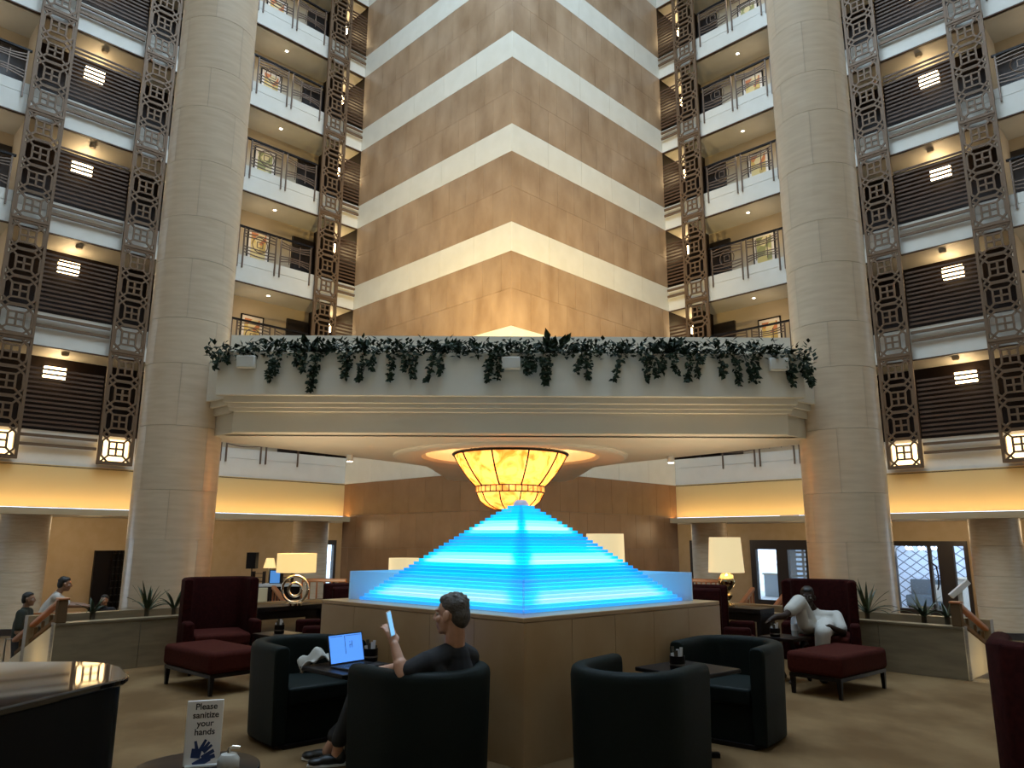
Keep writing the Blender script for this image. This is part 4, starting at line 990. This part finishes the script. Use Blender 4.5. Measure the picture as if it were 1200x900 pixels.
stair_rail(at(812, 680, 13.4), at(846, 681, 13.4), 0.36, 'orange wooden railing behind the low right armchair')
# reception corner on the left
p = at(318, 684, 20.6)
t = thing('reception_desk', 'long black reception desk on the ground floor at the left', 'desk', (p.x, p.y, GZ), 0.2)
obj('counter_top', MB().box(-1.15, 0.85, -0.3, 0.3, p.z - GZ - 0.06, p.z - GZ), 'stone_counter', t); obj('front_panel', MB().box(-1.1, 0.8, -0.22, 0.25, 0, p.z - GZ - 0.06), 'black_wood', t)
dz = p.z
p = at(325, 664, 20.6); t = thing('picture', 'small blue lit picture standing on the reception desk', 'picture', (p.x, 20.6, dz))
obj('frame', MB().box(-0.15, 0.15, -0.02, 0.02, 0, 0.36), 'black_wood', t); obj('image', MB().box(-0.13, 0.13, -0.025, -0.02, 0.02, 0.34), 'picture_glow', t)
p = at(323, 660, 20.9); t = thing('desk_lamp', 'small glowing table lamp behind the lit picture on the reception desk', 'lamp', (p.x - 0.1, 20.85, dz))
lathe_obj('stem', [(0.08, 0.0), (0.08, 0.02), (0.015, 0.03), (0.015, 0.42)], 'lamp_gold', t, 14); lathe_obj('lamp_shade', [(0.17, 0.40), (0.10, 0.66), (0.095, 0.66), (0.165, 0.40), (0.17, 0.40)], 'shade_glow_strong', t, 24)
p = at(297, 664, 20.0); t = thing('floor_lamp', 'black floor lamp with square black shade beside the reception desk', 'lamp', (p.x, 20.0, GZ))
obj('lamp_shade', MB().box(-0.12, 0.12, -0.12, 0.12, p.z - GZ - 0.05, p.z - GZ + 0.36), 'black_wood', t); lathe_obj('stem', [(0.18, 0), (0.18, 0.02), (0.015, 0.04), (0.015, p.z - GZ)], 'black_wood', t, 14)
p = at(306, 690, 19.6); t = thing('desk_chair', 'wooden chair with cream upholstery at the reception desk', 'chair', (p.x, 19.6, GZ), 0.1)
for sx in (-0.2, 0.2):
    obj('leg', MB().box(sx - .025, sx + .025, -.2, -.15, 0, .62), 'dark_wood', t); obj('leg', MB().box(sx - .025, sx + .025, .15, .2, 0, 1.22), 'dark_wood', t)
obj('seat', MB().box(-.23, .23, -.22, .21, .62, .70), 'cream', t, bevel=.02); obj('backrest', MB().box(-.17, .17, .155, .2, .85, 1.2), 'stair_wall', t, bevel=.01)
for u, lab in ((305, 'wire letter tray on the left part of the reception desk'), (338, 'wire letter tray right of the lit picture')):
    p = at(u, 676, 20.6); t = thing('letter_tray', lab, 'tray', (p.x, 20.6, dz), 0, 'wire letter trays')
    for i in range(3): obj('shelf', MB().box(-0.14, 0.14, -0.12, 0.12, 0.06 + 0.1 * i, 0.068 + 0.1 * i), 'black_wood', t)
    for sx in (-1, 1): obj('side_wire', MB().box(sx * .14 - .006, sx * .14 + .006, -.12, .12, 0, .32), 'black_wood', t)
# dark wine rack in the left wall
t = thing('display_rack', 'tall black gridded rack set against the beige wall at the left', 'rack', WP(-1, 5.7, 4.98, GZ), wrz(-1))
obj('back_panel', MB().box(-0.62, 0.62, -0.04, 0.0, 0, 2.03), 'door_dark', t); obj('door_panel', MB().box(-0.62, -0.08, -0.12, -0.04, 0, 2.03), 'black_wood', t)
for i in range(6): obj('upright', MB().box(-0.08 + 0.135 * i, -0.06 + 0.135 * i, -0.2, -0.04, 0, 2.03), 'black_wood', t)
for i in range(9): obj('shelf', MB().box(-0.08, 0.62, -0.19, -0.05, 0.12 + 0.225 * i, 0.135 + 0.225 * i), 'laptop_grey', t)

# ------------------------------------------------------------------ doors and windows of the ground floor
def framed(sg, s0, s1, z0, z1, posts, fw=0.12, panes=True, cat=None):
    m = MB(); wbox(m, sg, s0, s0 + fw, 4.92, 5.12, z0, z1); wbox(m, sg, s1 - fw, s1, 4.92, 5.12, z0, z1); wbox(m, sg, s0 + fw, s1 - fw, 4.92, 5.12, z1 - fw * 1.6, z1)
    wbox(m, sg, s0 + fw, s1 - fw, 4.92, 5.12, z0, z0 + 0.25)
    for a, b in posts: wbox(m, sg, a, b, 4.92, 5.12, z0 + 0.25, z1 - fw * 1.6)
    win_n[0] += 1; f = struct('window_%d' % win_n[0], m, 'door_dark')
    ed = [s0 + fw] + [q for ab in posts for q in ab] + [s1 - fw]
    for a, b in zip(ed[::2], ed[1::2]):
        if b - a > 0.05: g = MB(); wbox(g, sg, a, b, 5.0, 5.015, z0 + 0.25, z1 - fw * 1.6); obj('pane', g, 'clear_glass', f)
    return f
framed(1, 0.1, 2.5, GZ, 1.57, [(1.15, 1.6)], 0.22)
framed(1, -2.6, -0.9, GZ, 1.55, [(-1.85, -1.7)], 0.15)
framed(1, 5.3, 7.6, GZ, 1.55, [(6.42, 6.50), (6.72, 7.18)], 0.10)
framed(-1, -2.9, -1.5, GZ, 1.5, [(-2.1, -1.9)], 0.12)
t = thing('door_handle', 'long curved black handle on the glass bar door at the right', 'handle', WP(1, 6.62, 4.86, GZ + 0.9), wrz(1))
obj('grip', MB().tube([(0, 0.04, 0), (0.06, -0.03, 0.1), (0.09, -0.04, 0.4), (0.05, -0.03, 0.75), (-0.1, 0.04, 0.85)], 0.025, 6), 'black_wood', t, 60)
# outside terrace and buildings in daylight
struct('floor_terrace', MB().box(-60, 60, 44.01, 90, GZ - 0.3, GZ - 0.05), 'outdoor_paving')
pav = MB(); wbox(pav, 1, -6, 12, 5.6, 13, GZ + 0.001, GZ + 0.02); struct('floor_terrace', pav, 'outdoor_paving')
t = thing('terrace_pillar', 'white square pillar outside the glass entrance doors at the right', 'pillar', WP(1, 0.55, 7.6, GZ + 0.02), wrz(1)); obj('shaft', MB().box(-.28, .28, -.28, .28, 0.3, 4), 'outdoor_wall', t); obj('base', MB().box(-.34, .34, -.34, .34, 0, .3), 'outdoor_wall', t)
t = thing('louvre_screen', 'outdoor screen of pale horizontal louvres beyond the right glass door', 'screen', WP(1, 1.55, 6.4, GZ + 0.02), wrz(1))
for i in range(14): obj('louvre', MB().box(-.75, .75, -.05, .05, .15 + .18 * i, .23 + .18 * i), 'outdoor_wall', t)
for x in (-.75, 0, .75): obj('post', MB().box(x - .04, x + .04, -.07, .07, 0, 2.7), 'outdoor_wall', t)
t = thing('terrace_planter', 'low pale planter box outside the right glass entrance doors', 'planter', WP(1, 0.4, 10.0, GZ + 0.02), wrz(1)); obj('box', MB().box(-2.2, 1.2, -.3, .3, 0, 0.95), 'outdoor_wall', t); obj('rim', MB().box(-2.25, 1.25, -.35, .35, .95, 1.02), 'cream', t)
# the bar behind the right-hand glass
m = MB(); wbox(m, 1, 3.6, 9.0, 8.6, 8.7, GZ, 2.2)
wpl = obj('wall_bar', MB().box(-2.7, 2.7, 0, 0.1, 0, 3.1), 'trellis_wallpaper', None, loc=WP(1, 6.3, 8.6, GZ), rz=wrz(1)); wpl['kind'] = 'structure'
m = MB(); wbox(m, 1, 3.5, 3.6, 5.2, 8.6, GZ, 2.2); wbox(m, 1, 9.0, 9.1, 5.2, 8.6, GZ, 2.2); struct('wall_bar_side', m, 'cream')
m = MB(); wbox(m, 1, 3.6, 9.0, 5.2, 8.6, GZ + 0.001, GZ + 0.012); struct('floor_bar', m, 'outdoor_paving')
lamp('AREA', 'bar_light', WP(1, 6.0, 6.6, 2.1), 260, (0.72, 0.86, 1.0), 1.6, aim=WP(1, 5.8, 7.6, 0))
t = thing('sofa', 'dark blue sofa along the patterned wall of the bar', 'sofa', WP(1, 5.6, 8.1, GZ + 0.012), wrz(1))
obj('seat', MB().box(-.9, .6, -.35, .3, .12, .5), 'blue_sofa', t, bevel=.04); obj('backrest', MB().box(-.9, .6, .3, .46, .12, 1.05), 'blue_sofa', t, bevel=.04); obj('base', MB().box(-.85, .55, -.3, .4, 0, .12), 'black_wood', t)
obj('cushion', MB().box(.1, .5, .12, .26, .5, .85), 'glove_blue', t, bevel=.05)
t = thing('bar_chair', 'low grey lounge chair in front of the blue sofa in the bar', 'chair', WP(1, 6.25, 7.0, GZ + 0.012), wrz(1))
obj('seat', MB().box(-.25, .25, -.25, .25, .4, .48), 'stone_counter', t); obj('backrest', MB().box(-.25, .25, -.25, -.2, .48, .95), 'stone_counter', t)
for x in (-.22, .22):
    for y in (-.22, .22): obj('leg', MB().box(x - .015, x + .015, y - .015, y + .015, 0, .4), 'steel', t)
t = thing('bar_counter', 'pale stone bar counter at the right of the bar room', 'counter', WP(1, 7.0, 7.6, GZ + 0.012), wrz(1)); obj('front', MB().box(-.5, 1.2, -.25, .25, 0, 1.15), 'stone_counter', t); obj('top', MB().box(-.55, 1.2, -.3, .3, 1.15, 1.2), 'cream', t)
t = thing('bottle_shelf', 'lit shelves of bottles seen through the narrow right pane of the bar', 'shelf', WP(1, 7.42, 8.35, GZ + 0.012), wrz(1))
obj('back', MB().box(-.5, .6, .15, .18, 1.2, 2.6), 'cream', t)
for z in (1.3, 1.75, 2.2): obj('shelf', MB().box(-.5, .6, -.1, .15, z, z + .03), 'black_wood', t)
bt = None
for j, z in enumerate((1.33, 1.78, 2.23)):
    for i in range(7):
        l = WP(1, 7.42 - .42 + .15 * i, 8.38, GZ + 0.012 + z)
        if bt is None:
            bt = tag(obj('bottle', MB().lathe([(0.0, 0), (0.045, 0), (0.045, 0.2), (0.015, 0.26), (0.015, 0.32), (0.0, 0.32)], 12), 'bottle_amber', None, 40, loc=l), 'amber bottle standing on the lit bar shelves', 'bottle', 'bottles on the bar shelves')
        else:
            o = bt.copy(); C.objects.link(o); o.location = l
for i in range(3):
    t = thing('pendant_cluster', 'sparkling glass pendant lamp in the bar, %s from the left' % ('first', 'second', 'third')[i], 'lamp', WP(1, 5.35 + 0.42 * i, 6.6, 1.28), wrz(1), 'pendant lamps in the bar')
    obj('cord', MB().tube([(0, 0, 0.1), (0, 0, 0.92)], 0.008, 5), 'black_wood', t)
    for q in range(5): obj('globe', MB().ell((0.09 * math.cos(q * 1.256), 0.09 * math.sin(q * 1.256), 0.05 * (q % 2)), 0.035, n=8, m=6), 'cool_glow', t)
p = at(1127, 692, 13.0)
t = thing('notice_stand', 'white slanted notice board on a thin white stand right of the bar window', 'sign', (p.x, 13.0, GZ), -0.3)
obj('pole', MB().box(-.03, .03, -.03, .03, 0, p.z - GZ), 'white_plastic', t); obj('base', MB().box(-.2, .2, -.2, .2, 0, .02), 'white_plastic', t)
obj('board', MB().bar((-0.15, 0, p.z - GZ - 0.10), (0.14, 0, p.z - GZ + 0.15), 0.08, 0.12, (0, 1, 0)), 'white_plastic', t)

# ------------------------------------------------------------------ people
def remesh(name, mb, m, parent, voxel, it=3):
    me = mb.mesh('tmp', None); o = bpy.data.objects.new('tmp', me); C.objects.link(o)
    r = o.modifiers.new('r', 'REMESH'); r.mode = 'VOXEL'; r.voxel_size = voxel
    s = o.modifiers.new('s', 'SMOOTH'); s.iterations = it; s.factor = 0.5
    dg = bpy.context.evaluated_depsgraph_get(); nm = bpy.data.meshes.new_from_object(o.evaluated_get(dg))
    bpy.data.objects.remove(o); nm.materials.clear(); nm.materials.append(MT[m]); nm.shade_smooth(); nm.name = name
    return link(name, nm, parent)
def frame(fwd, up=(0, 0, 1)):
    y = Vector(fwd).normalized(); z = Vector(up); x = y.cross(z).normalized(); z = x.cross(y).normalized()
    return Matrix((x, y, z)).transposed()
def add_head(mb, c, F, k=1.0):
    P = lambda x, y, z: Vector(c) + F @ (Vector((x, y, z)) * k)
    E = lambda q, r: mb.ell(P(*q), tuple(a * k for a in r), F, 18, 12)
    E((0, -0.016, 0.028), (0.074, 0.094, 0.088)); E((0, 0.022, -0.035), (0.060, 0.070, 0.082)); E((0, 0.066, -0.092), (0.026, 0.022, 0.022))
    E((0, 0.03, -0.07), (0.052, 0.05, 0.045))
    mb.caps(P(0, 0.084, 0.022), P(0, 0.106, -0.022), 0.010 * k, 0.015 * k); E((0.011, 0.098, -0.026), (0.010, 0.012, 0.008)); E((-0.011, 0.098, -0.026), (0.010, 0.012, 0.008))
    for s in (-1, 1):
        E((s * 0.032, 0.074, 0.030), (0.026, 0.014, 0.010)); E((s * 0.042, 0.062, -0.022), (0.024, 0.022, 0.022)); E((s * 0.084, -0.004, -0.006), (0.010, 0.021, 0.034)); E((s * 0.076, 0.002, -0.012), (0.014, 0.014, 0.024))
    mb.caps(P(-0.02, 0.084, -0.056), P(0.02, 0.084, -0.056), 0.009 * k); mb.caps(P(-0.016, 0.083, -0.068), P(0.016, 0.083, -0.068), 0.010 * k)
def add_eyes(parent, base, c, F, k=1.0):
    P = lambda x, y, z: Vector(c) + F @ (Vector((x, y, z)) * k) - Vector(base)
    for s in (-1, 1):
        e = obj('eye', MB().ell(P(s * 0.031, 0.0725, 0.008), 0.0115 * k, F, 12, 8), 'eye_white', parent, 60)
        obj('iris', MB().ell(P(s * 0.031, 0.0808, 0.008), 0.0048 * k, F, 10, 6), 'hair_black', e, 60)
def hair_mb(c, F, k=1.0, short=True):
    m = MB(); P = lambda x, y, z: Vector(c) + F @ (Vector((x, y, z)) * k)
    E = lambda q, r: m.ell(P(*q), tuple(a * k for a in r), F, 18, 12)
    E((0, -0.030, 0.048), (0.080, 0.092, 0.082)); E((0, -0.062, -0.002), (0.074, 0.060, 0.085)); E((0, 0.012, 0.086), (0.060, 0.056, 0.036))
    for i in range(26):
        a = random.uniform(0, 2 * PI); b = random.uniform(0.1, 1.3)
        E((0.074 * math.cos(a) * math.cos(b), -0.03 + 0.088 * math.sin(a) * math.cos(b) * (1 if math.sin(a) < 0 else 0.85), 0.05 + 0.08 * math.sin(b)), (0.010, 0.014, 0.009))
    return m
def hand(mb, wr, dirv, palm_n, k=1.0, curl=0.6, right=True, gap=1.0):
    # wrist, direction of the fingers, normal of the palm side; fingers curl towards the palm normal
    d = Vector(dirv).normalized(); n = Vector(palm_n); n = (n - d * n.dot(d)).normalized(); x = d.cross(n) * (1 if right else -1); wr = Vector(wr)
    for i, o in enumerate((-0.027, -0.009, 0.009, 0.027)):
        mb.caps(wr + d * 0.012 * k + x * o * 0.6 * k, wr + d * 0.085 * k + x * o * k, 0.013 * k, 0.0115 * k)
    Ls = (0.036, 0.042, 0.039, 0.030)
    for i, o in enumerate((-0.027, -0.009, 0.009, 0.027)):
        p = wr + d * 0.088 * k + x * o * k * 1.08; a = 0.0
        for j, f in enumerate((1.0, 0.72, 0.58)):
            a += curl * (0.55 if j == 0 else 0.8); q = p + (d * math.cos(a) + n * math.sin(a)) * Ls[i] * f * k + x * o * 0.05 * k
            mb.caps(p, q, (0.0092 - 0.001 * j) * k, (0.0086 - 0.001 * j) * k); p = q
    b = wr + d * 0.025 * k - x * 0.026 * k; t1 = b + (d * 0.55 - x * 0.6 + n * 0.45).normalized() * 0.042 * k; t2 = t1 + (d * 0.8 - x * 0.1 + n * 0.5).normalized() * 0.034 * k
    mb.caps(b, t1, 0.014 * k, 0.0105 * k); mb.caps(t1, t2, 0.0105 * k, 0.009 * k)

def sub(base):
    B = Vector(base); return lambda p: Vector(p) - B
def shoe(parent, heel, fwd, m='shoe_black', k=1.0, sole=True):
    F = frame(fwd); h = Vector(heel); s = MB(); P = lambda x, y, z: h + F @ (Vector((x, y, z)) * k)
    s.ell(P(0, 0.0, 0.045), (0.036 * k, 0.045 * k, 0.045 * k), F); s.ell(P(0, 0.08, 0.036), (0.042 * k, 0.085 * k, 0.036 * k), F); s.ell(P(0, 0.155, 0.028), (0.045 * k, 0.062 * k, 0.028 * k), F)
    o = remesh('shoe', s, m, parent, 0.008, 2)
    if sole:
        q = MB(); q.prism([(0.043 * math.cos(a), 0.08 + 0.14 * math.sin(a)) for a in [2 * PI * i / 20 for i in range(20)]], 0, 0.013)
        q.v = [tuple(P(*(Vector(v) * 1.0))) for v in q.v]; obj('sole', q, 'white_plastic', o)
    return o

# man with the phone, seated in the left-hand near tub chair
base = (-0.52, 5.12, 0.0)
t = thing('person', 'man in black T-shirt sitting in a tub chair and holding up a phone', 'person', base)
L = sub(base)
hc_ = L(at(530, 720, 4.98)); F = frame((-0.94, 0.34, -0.05))
neck = L(at(534, 757, 5.02)); pel = Vector((0.02, 0.00, 0.50)); chest = neck + Vector((-0.02, 0.02, -0.22))
shL = L(at(502, 776, 4.84)); shR = L(at(551, 770, 5.18)); elL = L(at(474, 791, 4.78)); wrL = L(at(464, 756, 4.84))
elR = Vector((-0.20, 0.36, 0.64)); wrR = Vector((-0.42, 0.42, 0.60))
ax = (shR - shL).normalized()
def torso(mb, g):
    mb.chain([pel - ax * 0.09, chest - ax * 0.085 - Vector((0, 0, 0.08)), shL + ax * 0.05 - Vector((0, 0, 0.05))], [0.115 + g, 0.105 + g, 0.075 + g])
    mb.chain([pel + ax * 0.09, chest + ax * 0.085 - Vector((0, 0, 0.08)), shR - ax * 0.05 - Vector((0, 0, 0.05))], [0.115 + g, 0.105 + g, 0.075 + g])
    mb.chain([pel, chest, neck - Vector((0, 0, 0.03))], [0.12 + g, 0.12 + g, 0.07 + g]); mb.caps(shL, shR, 0.058 + g, 0.058 + g)
    mb.caps(neck - Vector((0, 0, 0.03)), shL, 0.062 + g, 0.06 + g); mb.caps(neck - Vector((0, 0, 0.03)), shR, 0.074 + g, 0.066 + g); mb.chain([pel, chest + Vector((0.04, -0.03, 0.0)), neck + Vector((0.02, -0.02, -0.07))], [0.13 + g, 0.135 + g, 0.08 + g])
b = MB(); add_head(b, hc_, F, 1.06); torso(b, -0.012)
b.caps(neck - Vector((0, 0, 0.03)), hc_ + F @ Vector((0, -0.03, -0.06)), 0.068, 0.062)
b.chain([shL, elL, wrL], [0.052, 0.043, 0.028]); b.caps(elL, elL.lerp(wrL, 0.35), 0.042, 0.045)
b.chain([shR, elR, wrR], [0.052, 0.042, 0.028])
hd = (wrL - elL).normalized(); hand(b, wrL, (hd + Vector((-0.15, 0.1, 0.25))), (-0.55, 0.6, 0.1), 1.0, 0.55, True)
hand(b, wrR, (-0.9, 0.2, -0.1), (0, 0, -1), 1.0, 0.3, True)
remesh('body', b, 'skin_light', t, 0.0062, 2)
add_eyes(t, (0, 0, 0), hc_, F, 1.06)
remesh('hair', hair_mb(hc_, F, 1.06), 'hair_greybrown', t, 0.007, 1)
m = MB(); torso(m, 0.006); m.caps(shL, shL.lerp(elL, 0.72), 0.068, 0.066); m.caps(shR, shR.lerp(elR, 0.7), 0.068, 0.066)
remesh('shirt', m, 'shirt_black', t, 0.010, 4)
hipL = pel + Vector((-0.06, -0.10, -0.02)); hipR = pel + Vector((0.02, 0.11, -0.02))
knL = Vector((-0.50, 0.27, 0.50)); knR = Vector((-0.36, 0.50, 0.47)); ankL = Vector((-0.66, 0.37, 0.12)); ankR = Vector((-0.74, 0.45, 0.13))
m = MB(); m.chain([hipL, knL, ankL.lerp(knL, 0.12)], [0.098, 0.072, 0.055]); m.chain([hipR, knR, ankR.lerp(knR, 0.12)], [0.098, 0.072, 0.055]); m.caps(pel - ax * 0.08, pel + ax * 0.08, 0.125)
remesh('trousers', m, 'trouser_dark', t, 0.012, 4)
for a, kn in ((ankL, knL), (ankR, knR)):
    s = MB().caps(a + (kn - a) * 0.2, a - Vector((0, 0, 0.06)), 0.037, 0.036); remesh('ankle', s, 'skin_light', t, 0.008, 2)
shoe(t, ankL - Vector((-0.03, 0.0, 0.115)), (-0.85, -0.2, 0.0)); shoe(t, ankR - Vector((-0.03, -0.02, 0.125)), (-0.9, 0.12, 0.0))
pc = at(459, 731, 4.82)
t = thing('phone', 'white phone held up by the man in black', 'phone', pc, 0)
pd = Vector((0.24, 0.02, -1.0)).normalized(); pn = Vector((0.96, -0.20, 0.22)); pn = (pn - pd * pn.dot(pd)).normalized(); px_ = pd.cross(pn)
def slab(a, bb, o0, o1):
    Q = lambda x, h, o: px_ * x + pd * h + pn * o
    return MB().hexa([Q(-a, -bb, o0), Q(a, -bb, o0), Q(a, bb, o0), Q(-a, bb, o0), Q(-a, -bb, o1), Q(a, -bb, o1), Q(a, bb, o1), Q(-a, bb, o1)])
obj('case', slab(0.037, 0.076, -0.004, 0.004), 'white_plastic', t, bevel=0.003); obj('screen', slab(0.033, 0.070, 0.004, 0.0048), 'phone_glow', t)

# man in white sitting in the right wing chair, one leg crossed high over the other
base = (3.62, 9.18, 0.0); L = sub(base)
t = thing('person', 'man in white shirt and white trousers lounging in the red wing chair, legs crossed', 'person', base)
hc_ = L(at(948, 700, 9.22)); F = frame((-0.35, -0.93, -0.1)); neck = L(at(957, 716, 9.25)); pel = Vector((0.02, 0.0, 0.53)); chest = neck + Vector((0.02, 0.0, -0.20))
shL = L(at(982, 722, 9.15)); shR = L(at(941, 722, 9.25)); ax = (shR - shL).normalized()
elL = L(at(990, 742, 8.95)); wrL = L(at(974, 734, 8.72)); elR = shR + Vector((-0.10, 0.0, -0.22)); wrR = shR + Vector((-0.08, -0.25, -0.24))
def torso2(mb, g):
    for sh, s in ((shL, -1), (shR, 1)): mb.chain([pel + ax * 0.09 * s, chest + ax * 0.08 * s - Vector((0, 0, 0.06)), sh - ax * 0.04 * s - Vector((0, 0, 0.04))], [0.115 + g, 0.105 + g, 0.07 + g])
    mb.chain([pel, chest, neck - Vector((0, 0, 0.03))], [0.12 + g, 0.115 + g, 0.065 + g]); mb.caps(shL, shR, 0.055 + g)
    mb.caps(neck - Vector((0, 0, 0.04)), shL, 0.05 + g); mb.caps(neck - Vector((0, 0, 0.04)), shR, 0.05 + g)
knA = L(at(938, 706, 8.62)); knB = L(at(966, 742, 8.62)); anA = L(at(921, 722, 8.42)); anB = L(at(968, 765, 8.60)); anB.z = 0.15; anB.y = -0.5; footA = L(at(903, 724, 8.38))
b = MB(); add_head(b, hc_, F, 1.0); torso2(b, -0.012); b.caps(neck - Vector((0, 0, 0.03)), hc_ + F @ Vector((0, -0.03, -0.06)), 0.055, 0.052)
b.chain([shL, elL, wrL], [0.050, 0.040, 0.027]); b.chain([shR, elR, wrR], [0.050, 0.040, 0.027])
hand(b, wrL, (wrL - elL) + Vector((-0.05, 0, -0.05)), (0, -0.2, -1), 1.0, 0.5, True); hand(b, wrR, (-0.3, -0.9, -0.1), (0, 0, -1), 1.0, 0.3, True)
b.chain([knA.lerp(anA, 0.55), anA], [0.042, 0.036]); b.chain([anA, anA.lerp(footA, 0.55) + Vector((0, 0, 0.0)), footA - Vector((0, 0, 0.03))], [0.038, 0.034, 0.024])
for i in range(5): b.caps(footA - Vector((0, 0, 0.03)) + Vector((0.0, 0.012 * (i - 2), 0.0)), footA + Vector((-0.035, 0.014 * (i - 2), -0.055)), 0.011, 0.009)
b.caps(anB + Vector((0, 0, 0.1)), anB - Vector((0, 0, 0.08)), 0.042, 0.036)
b.caps(elL.lerp(wrL, 0.0), elL, 0.04)
remesh('body', b, 'skin_dark', t, 0.0085, 2); add_eyes(t, (0, 0, 0), hc_, F, 1.0); remesh('hair', hair_mb(hc_, F, 0.98), 'hair_black', t, 0.010, 1)
m = MB(); torso2(m, 0.008); m.caps(shL, shL.lerp(elL, 0.75), 0.068, 0.066); m.caps(shR, shR.lerp(elR, 0.75), 0.068, 0.066); remesh('shirt', m, 'shirt_white', t, 0.012, 3)
m = MB(); hipA = pel + ax * 0.09; hipB = pel - ax * 0.09
m.chain([hipA, knA, knA.lerp(anA, 0.6)], [0.11, 0.085, 0.07]); m.caps(knA, knA + Vector((0.04, 0.02, -0.24)), 0.075, 0.06); m.caps(hipA, knA + Vector((0.04, 0.02, -0.24)), 0.10, 0.06); m.chain([hipB, knB, anB + Vector((0, 0, 0.05))], [0.11, 0.085, 0.075]); m.caps(hipA, hipB, 0.12)
remesh('trousers', m, 'shirt_white', t, 0.012, 3); shoe(t, anB - Vector((0, -0.02, 0.145)), (-0.3, -0.95, 0), k=1.05, sole=False)

# two people by the left stairs on the ground floor
def standing(base, lab, height, fwd, lean, arms, shirt, trouser, skin, hairm):
    t = thing('person', lab, 'person', base); F = frame(fwd); k = height / 1.75
    P = lambda x, y, z: F @ Vector((x * k, y * k, z * k))
    sh = lambda z: lean * max(0, z - 0.95) ** 1.0
    Q = lambda x, y, z: P(x, y + sh(z), z - 0.25 * lean * max(0, z - 0.95))
    hd_ = Q(0, 0.04, 1.63); FH = frame(Vector(fwd) + Vector((0, 0, -0.35 * lean))); nk = Q(0, 0, 1.47)
    b = MB(); add_head(b, hd_, FH, k); b.caps(nk - Vector((0, 0, 0.03)), hd_ + FH @ Vector((0, -0.03, -0.06)), 0.055 * k, 0.052 * k)
    def tor(mb, g):
        for s in (-1, 1): mb.chain([Q(s * 0.085, 0, 0.98), Q(s * 0.09, 0, 1.22), Q(s * 0.13, 0, 1.39)], [0.11 + g, 0.11 + g, 0.07 + g]); mb.caps(nk - Vector((0, 0, 0.05)), Q(s * 0.17, 0, 1.40), 0.055 + g)
        mb.chain([Q(0, 0, 0.98), Q(0, 0, 1.2), nk - Vector((0, 0, 0.03))], [0.115 + g, 0.12 + g, 0.065 + g])
    tor(b, -0.012)
    for s, (el, wr) in zip((-1, 1), arms):
        e = P(*el); w_ = P(*wr); b.chain([Q(s * 0.18, 0, 1.40), e, w_], [0.05, 0.04, 0.028]); hand(b, w_, (w_ - e), (0, 0, -1), k, 0.4, s < 0)
    b.chain([P(-0.09, 0, 0.85), P(-0.1, 0.02, 0.47), P(-0.1, -0.02, 0.08)], [0.08, 0.05, 0.036]); b.chain([P(0.09, 0, 0.85), P(0.1, 0.02, 0.47), P(0.1, -0.02, 0.08)], [0.08, 0.05, 0.036])
    remesh('body', b, skin, t, 0.011, 2); add_eyes(t, (0, 0, 0), hd_, FH, k); remesh('hair', hair_mb(hd_, FH, k), hairm, t, 0.012, 1)
    m = MB(); tor(m, 0.008)
    for s, (el, wr) in zip((-1, 1), arms): m.caps(Q(s * 0.18, 0, 1.40), Q(s * 0.18, 0, 1.40).lerp(P(*el), 0.8), 0.068, 0.064)
    remesh('shirt', m, shirt, t, 0.014, 3)
    m = MB()
    for s in (-1, 1): m.chain([P(s * 0.085, 0, 0.92), P(s * 0.1, 0.02, 0.48), P(s * 0.1, -0.02, 0.07)], [0.115, 0.078, 0.062])
    remesh('trousers', m, trouser, t, 0.014, 3)
    for s in (-1, 1): shoe(t, P(s * 0.1, -0.03, 0.0), fwd, k=1.05, sole=False)
    return t
p = at(54, 700, 13.6)
standing((p.x, 13.6, GZ), 'man in white shirt leaning forward on the rail beyond the left stairs', 1.80, (0.86, 0.5, 0), 0.36, (((-0.22, 0.38, 1.22), (-0.16, 0.62, 1.20)), ((0.22, 0.38, 1.22), (0.16, 0.62, 1.20))), 'shirt_white', 'trouser_tan', 'skin_mid', 'hair_black')
p = at(31, 720, 12.4)
standing((p.x, 12.4, GZ), 'man in dark shirt standing behind the white-shirted man by the left stairs', 1.56, (0.9, 0.2, 0), 0.0, (((-0.24, 0.0, 1.10), (-0.2, 0.18, 0.92)), ((0.24, 0.0, 1.10), (0.2, 0.18, 0.92))), 'shirt_green', 'trouser_dark', 'skin_mid', 'hair_black')
p = at(15, 770, 11.6)
t = thing('suitcase', 'dark grey suitcase on the ground floor at the foot of the left stairs', 'suitcase', (p.x, 11.6, GZ), 0.2)
obj('shell', MB().box(-.2, .2, -.13, .13, .04, .58), 'laptop_grey', t, bevel=.03, seg=3); obj('handle', MB().tube([(-.1, 0, .58), (-.1, 0, .95), (.1, 0, .95), (.1, 0, .58)], .012, 6), 'steel', t)
for x in (-.15, .15): obj('wheel', MB().lathe([(0.0, -.02), (.035, -.02), (.035, .02), (0.0, .02)], 12, (x, -.08, .036)), 'black_wood', t)
p = at(83, 712, 14.0)
t = thing('counter_rail', 'wooden railing the man in the white shirt leans on', 'railing', (p.x + 0.12, 13.15, GZ), 0.35)
obj('rail', MB().box(-.3, .5, -.05, .05, 1.12, 1.18), 'handrail_wood', t)
for x in (-.25, .1, .45): obj('post', MB().box(x - .03, x + .03, -.03, .03, 0, 1.12), 'newel_wood', t)

p = at(124, 710, 14.2)
standing((p.x, 14.2, GZ), 'dark-haired person in black among the greenery behind the left planter', 1.40, (0.1, -1, 0), 0.0, (((-0.22, 0.0, 1.08), (-0.15, 0.18, 0.95)), ((0.22, 0.0, 1.08), (0.15, 0.18, 0.95))), 'shirt_black', 'trouser_dark', 'skin_mid', 'hair_black')
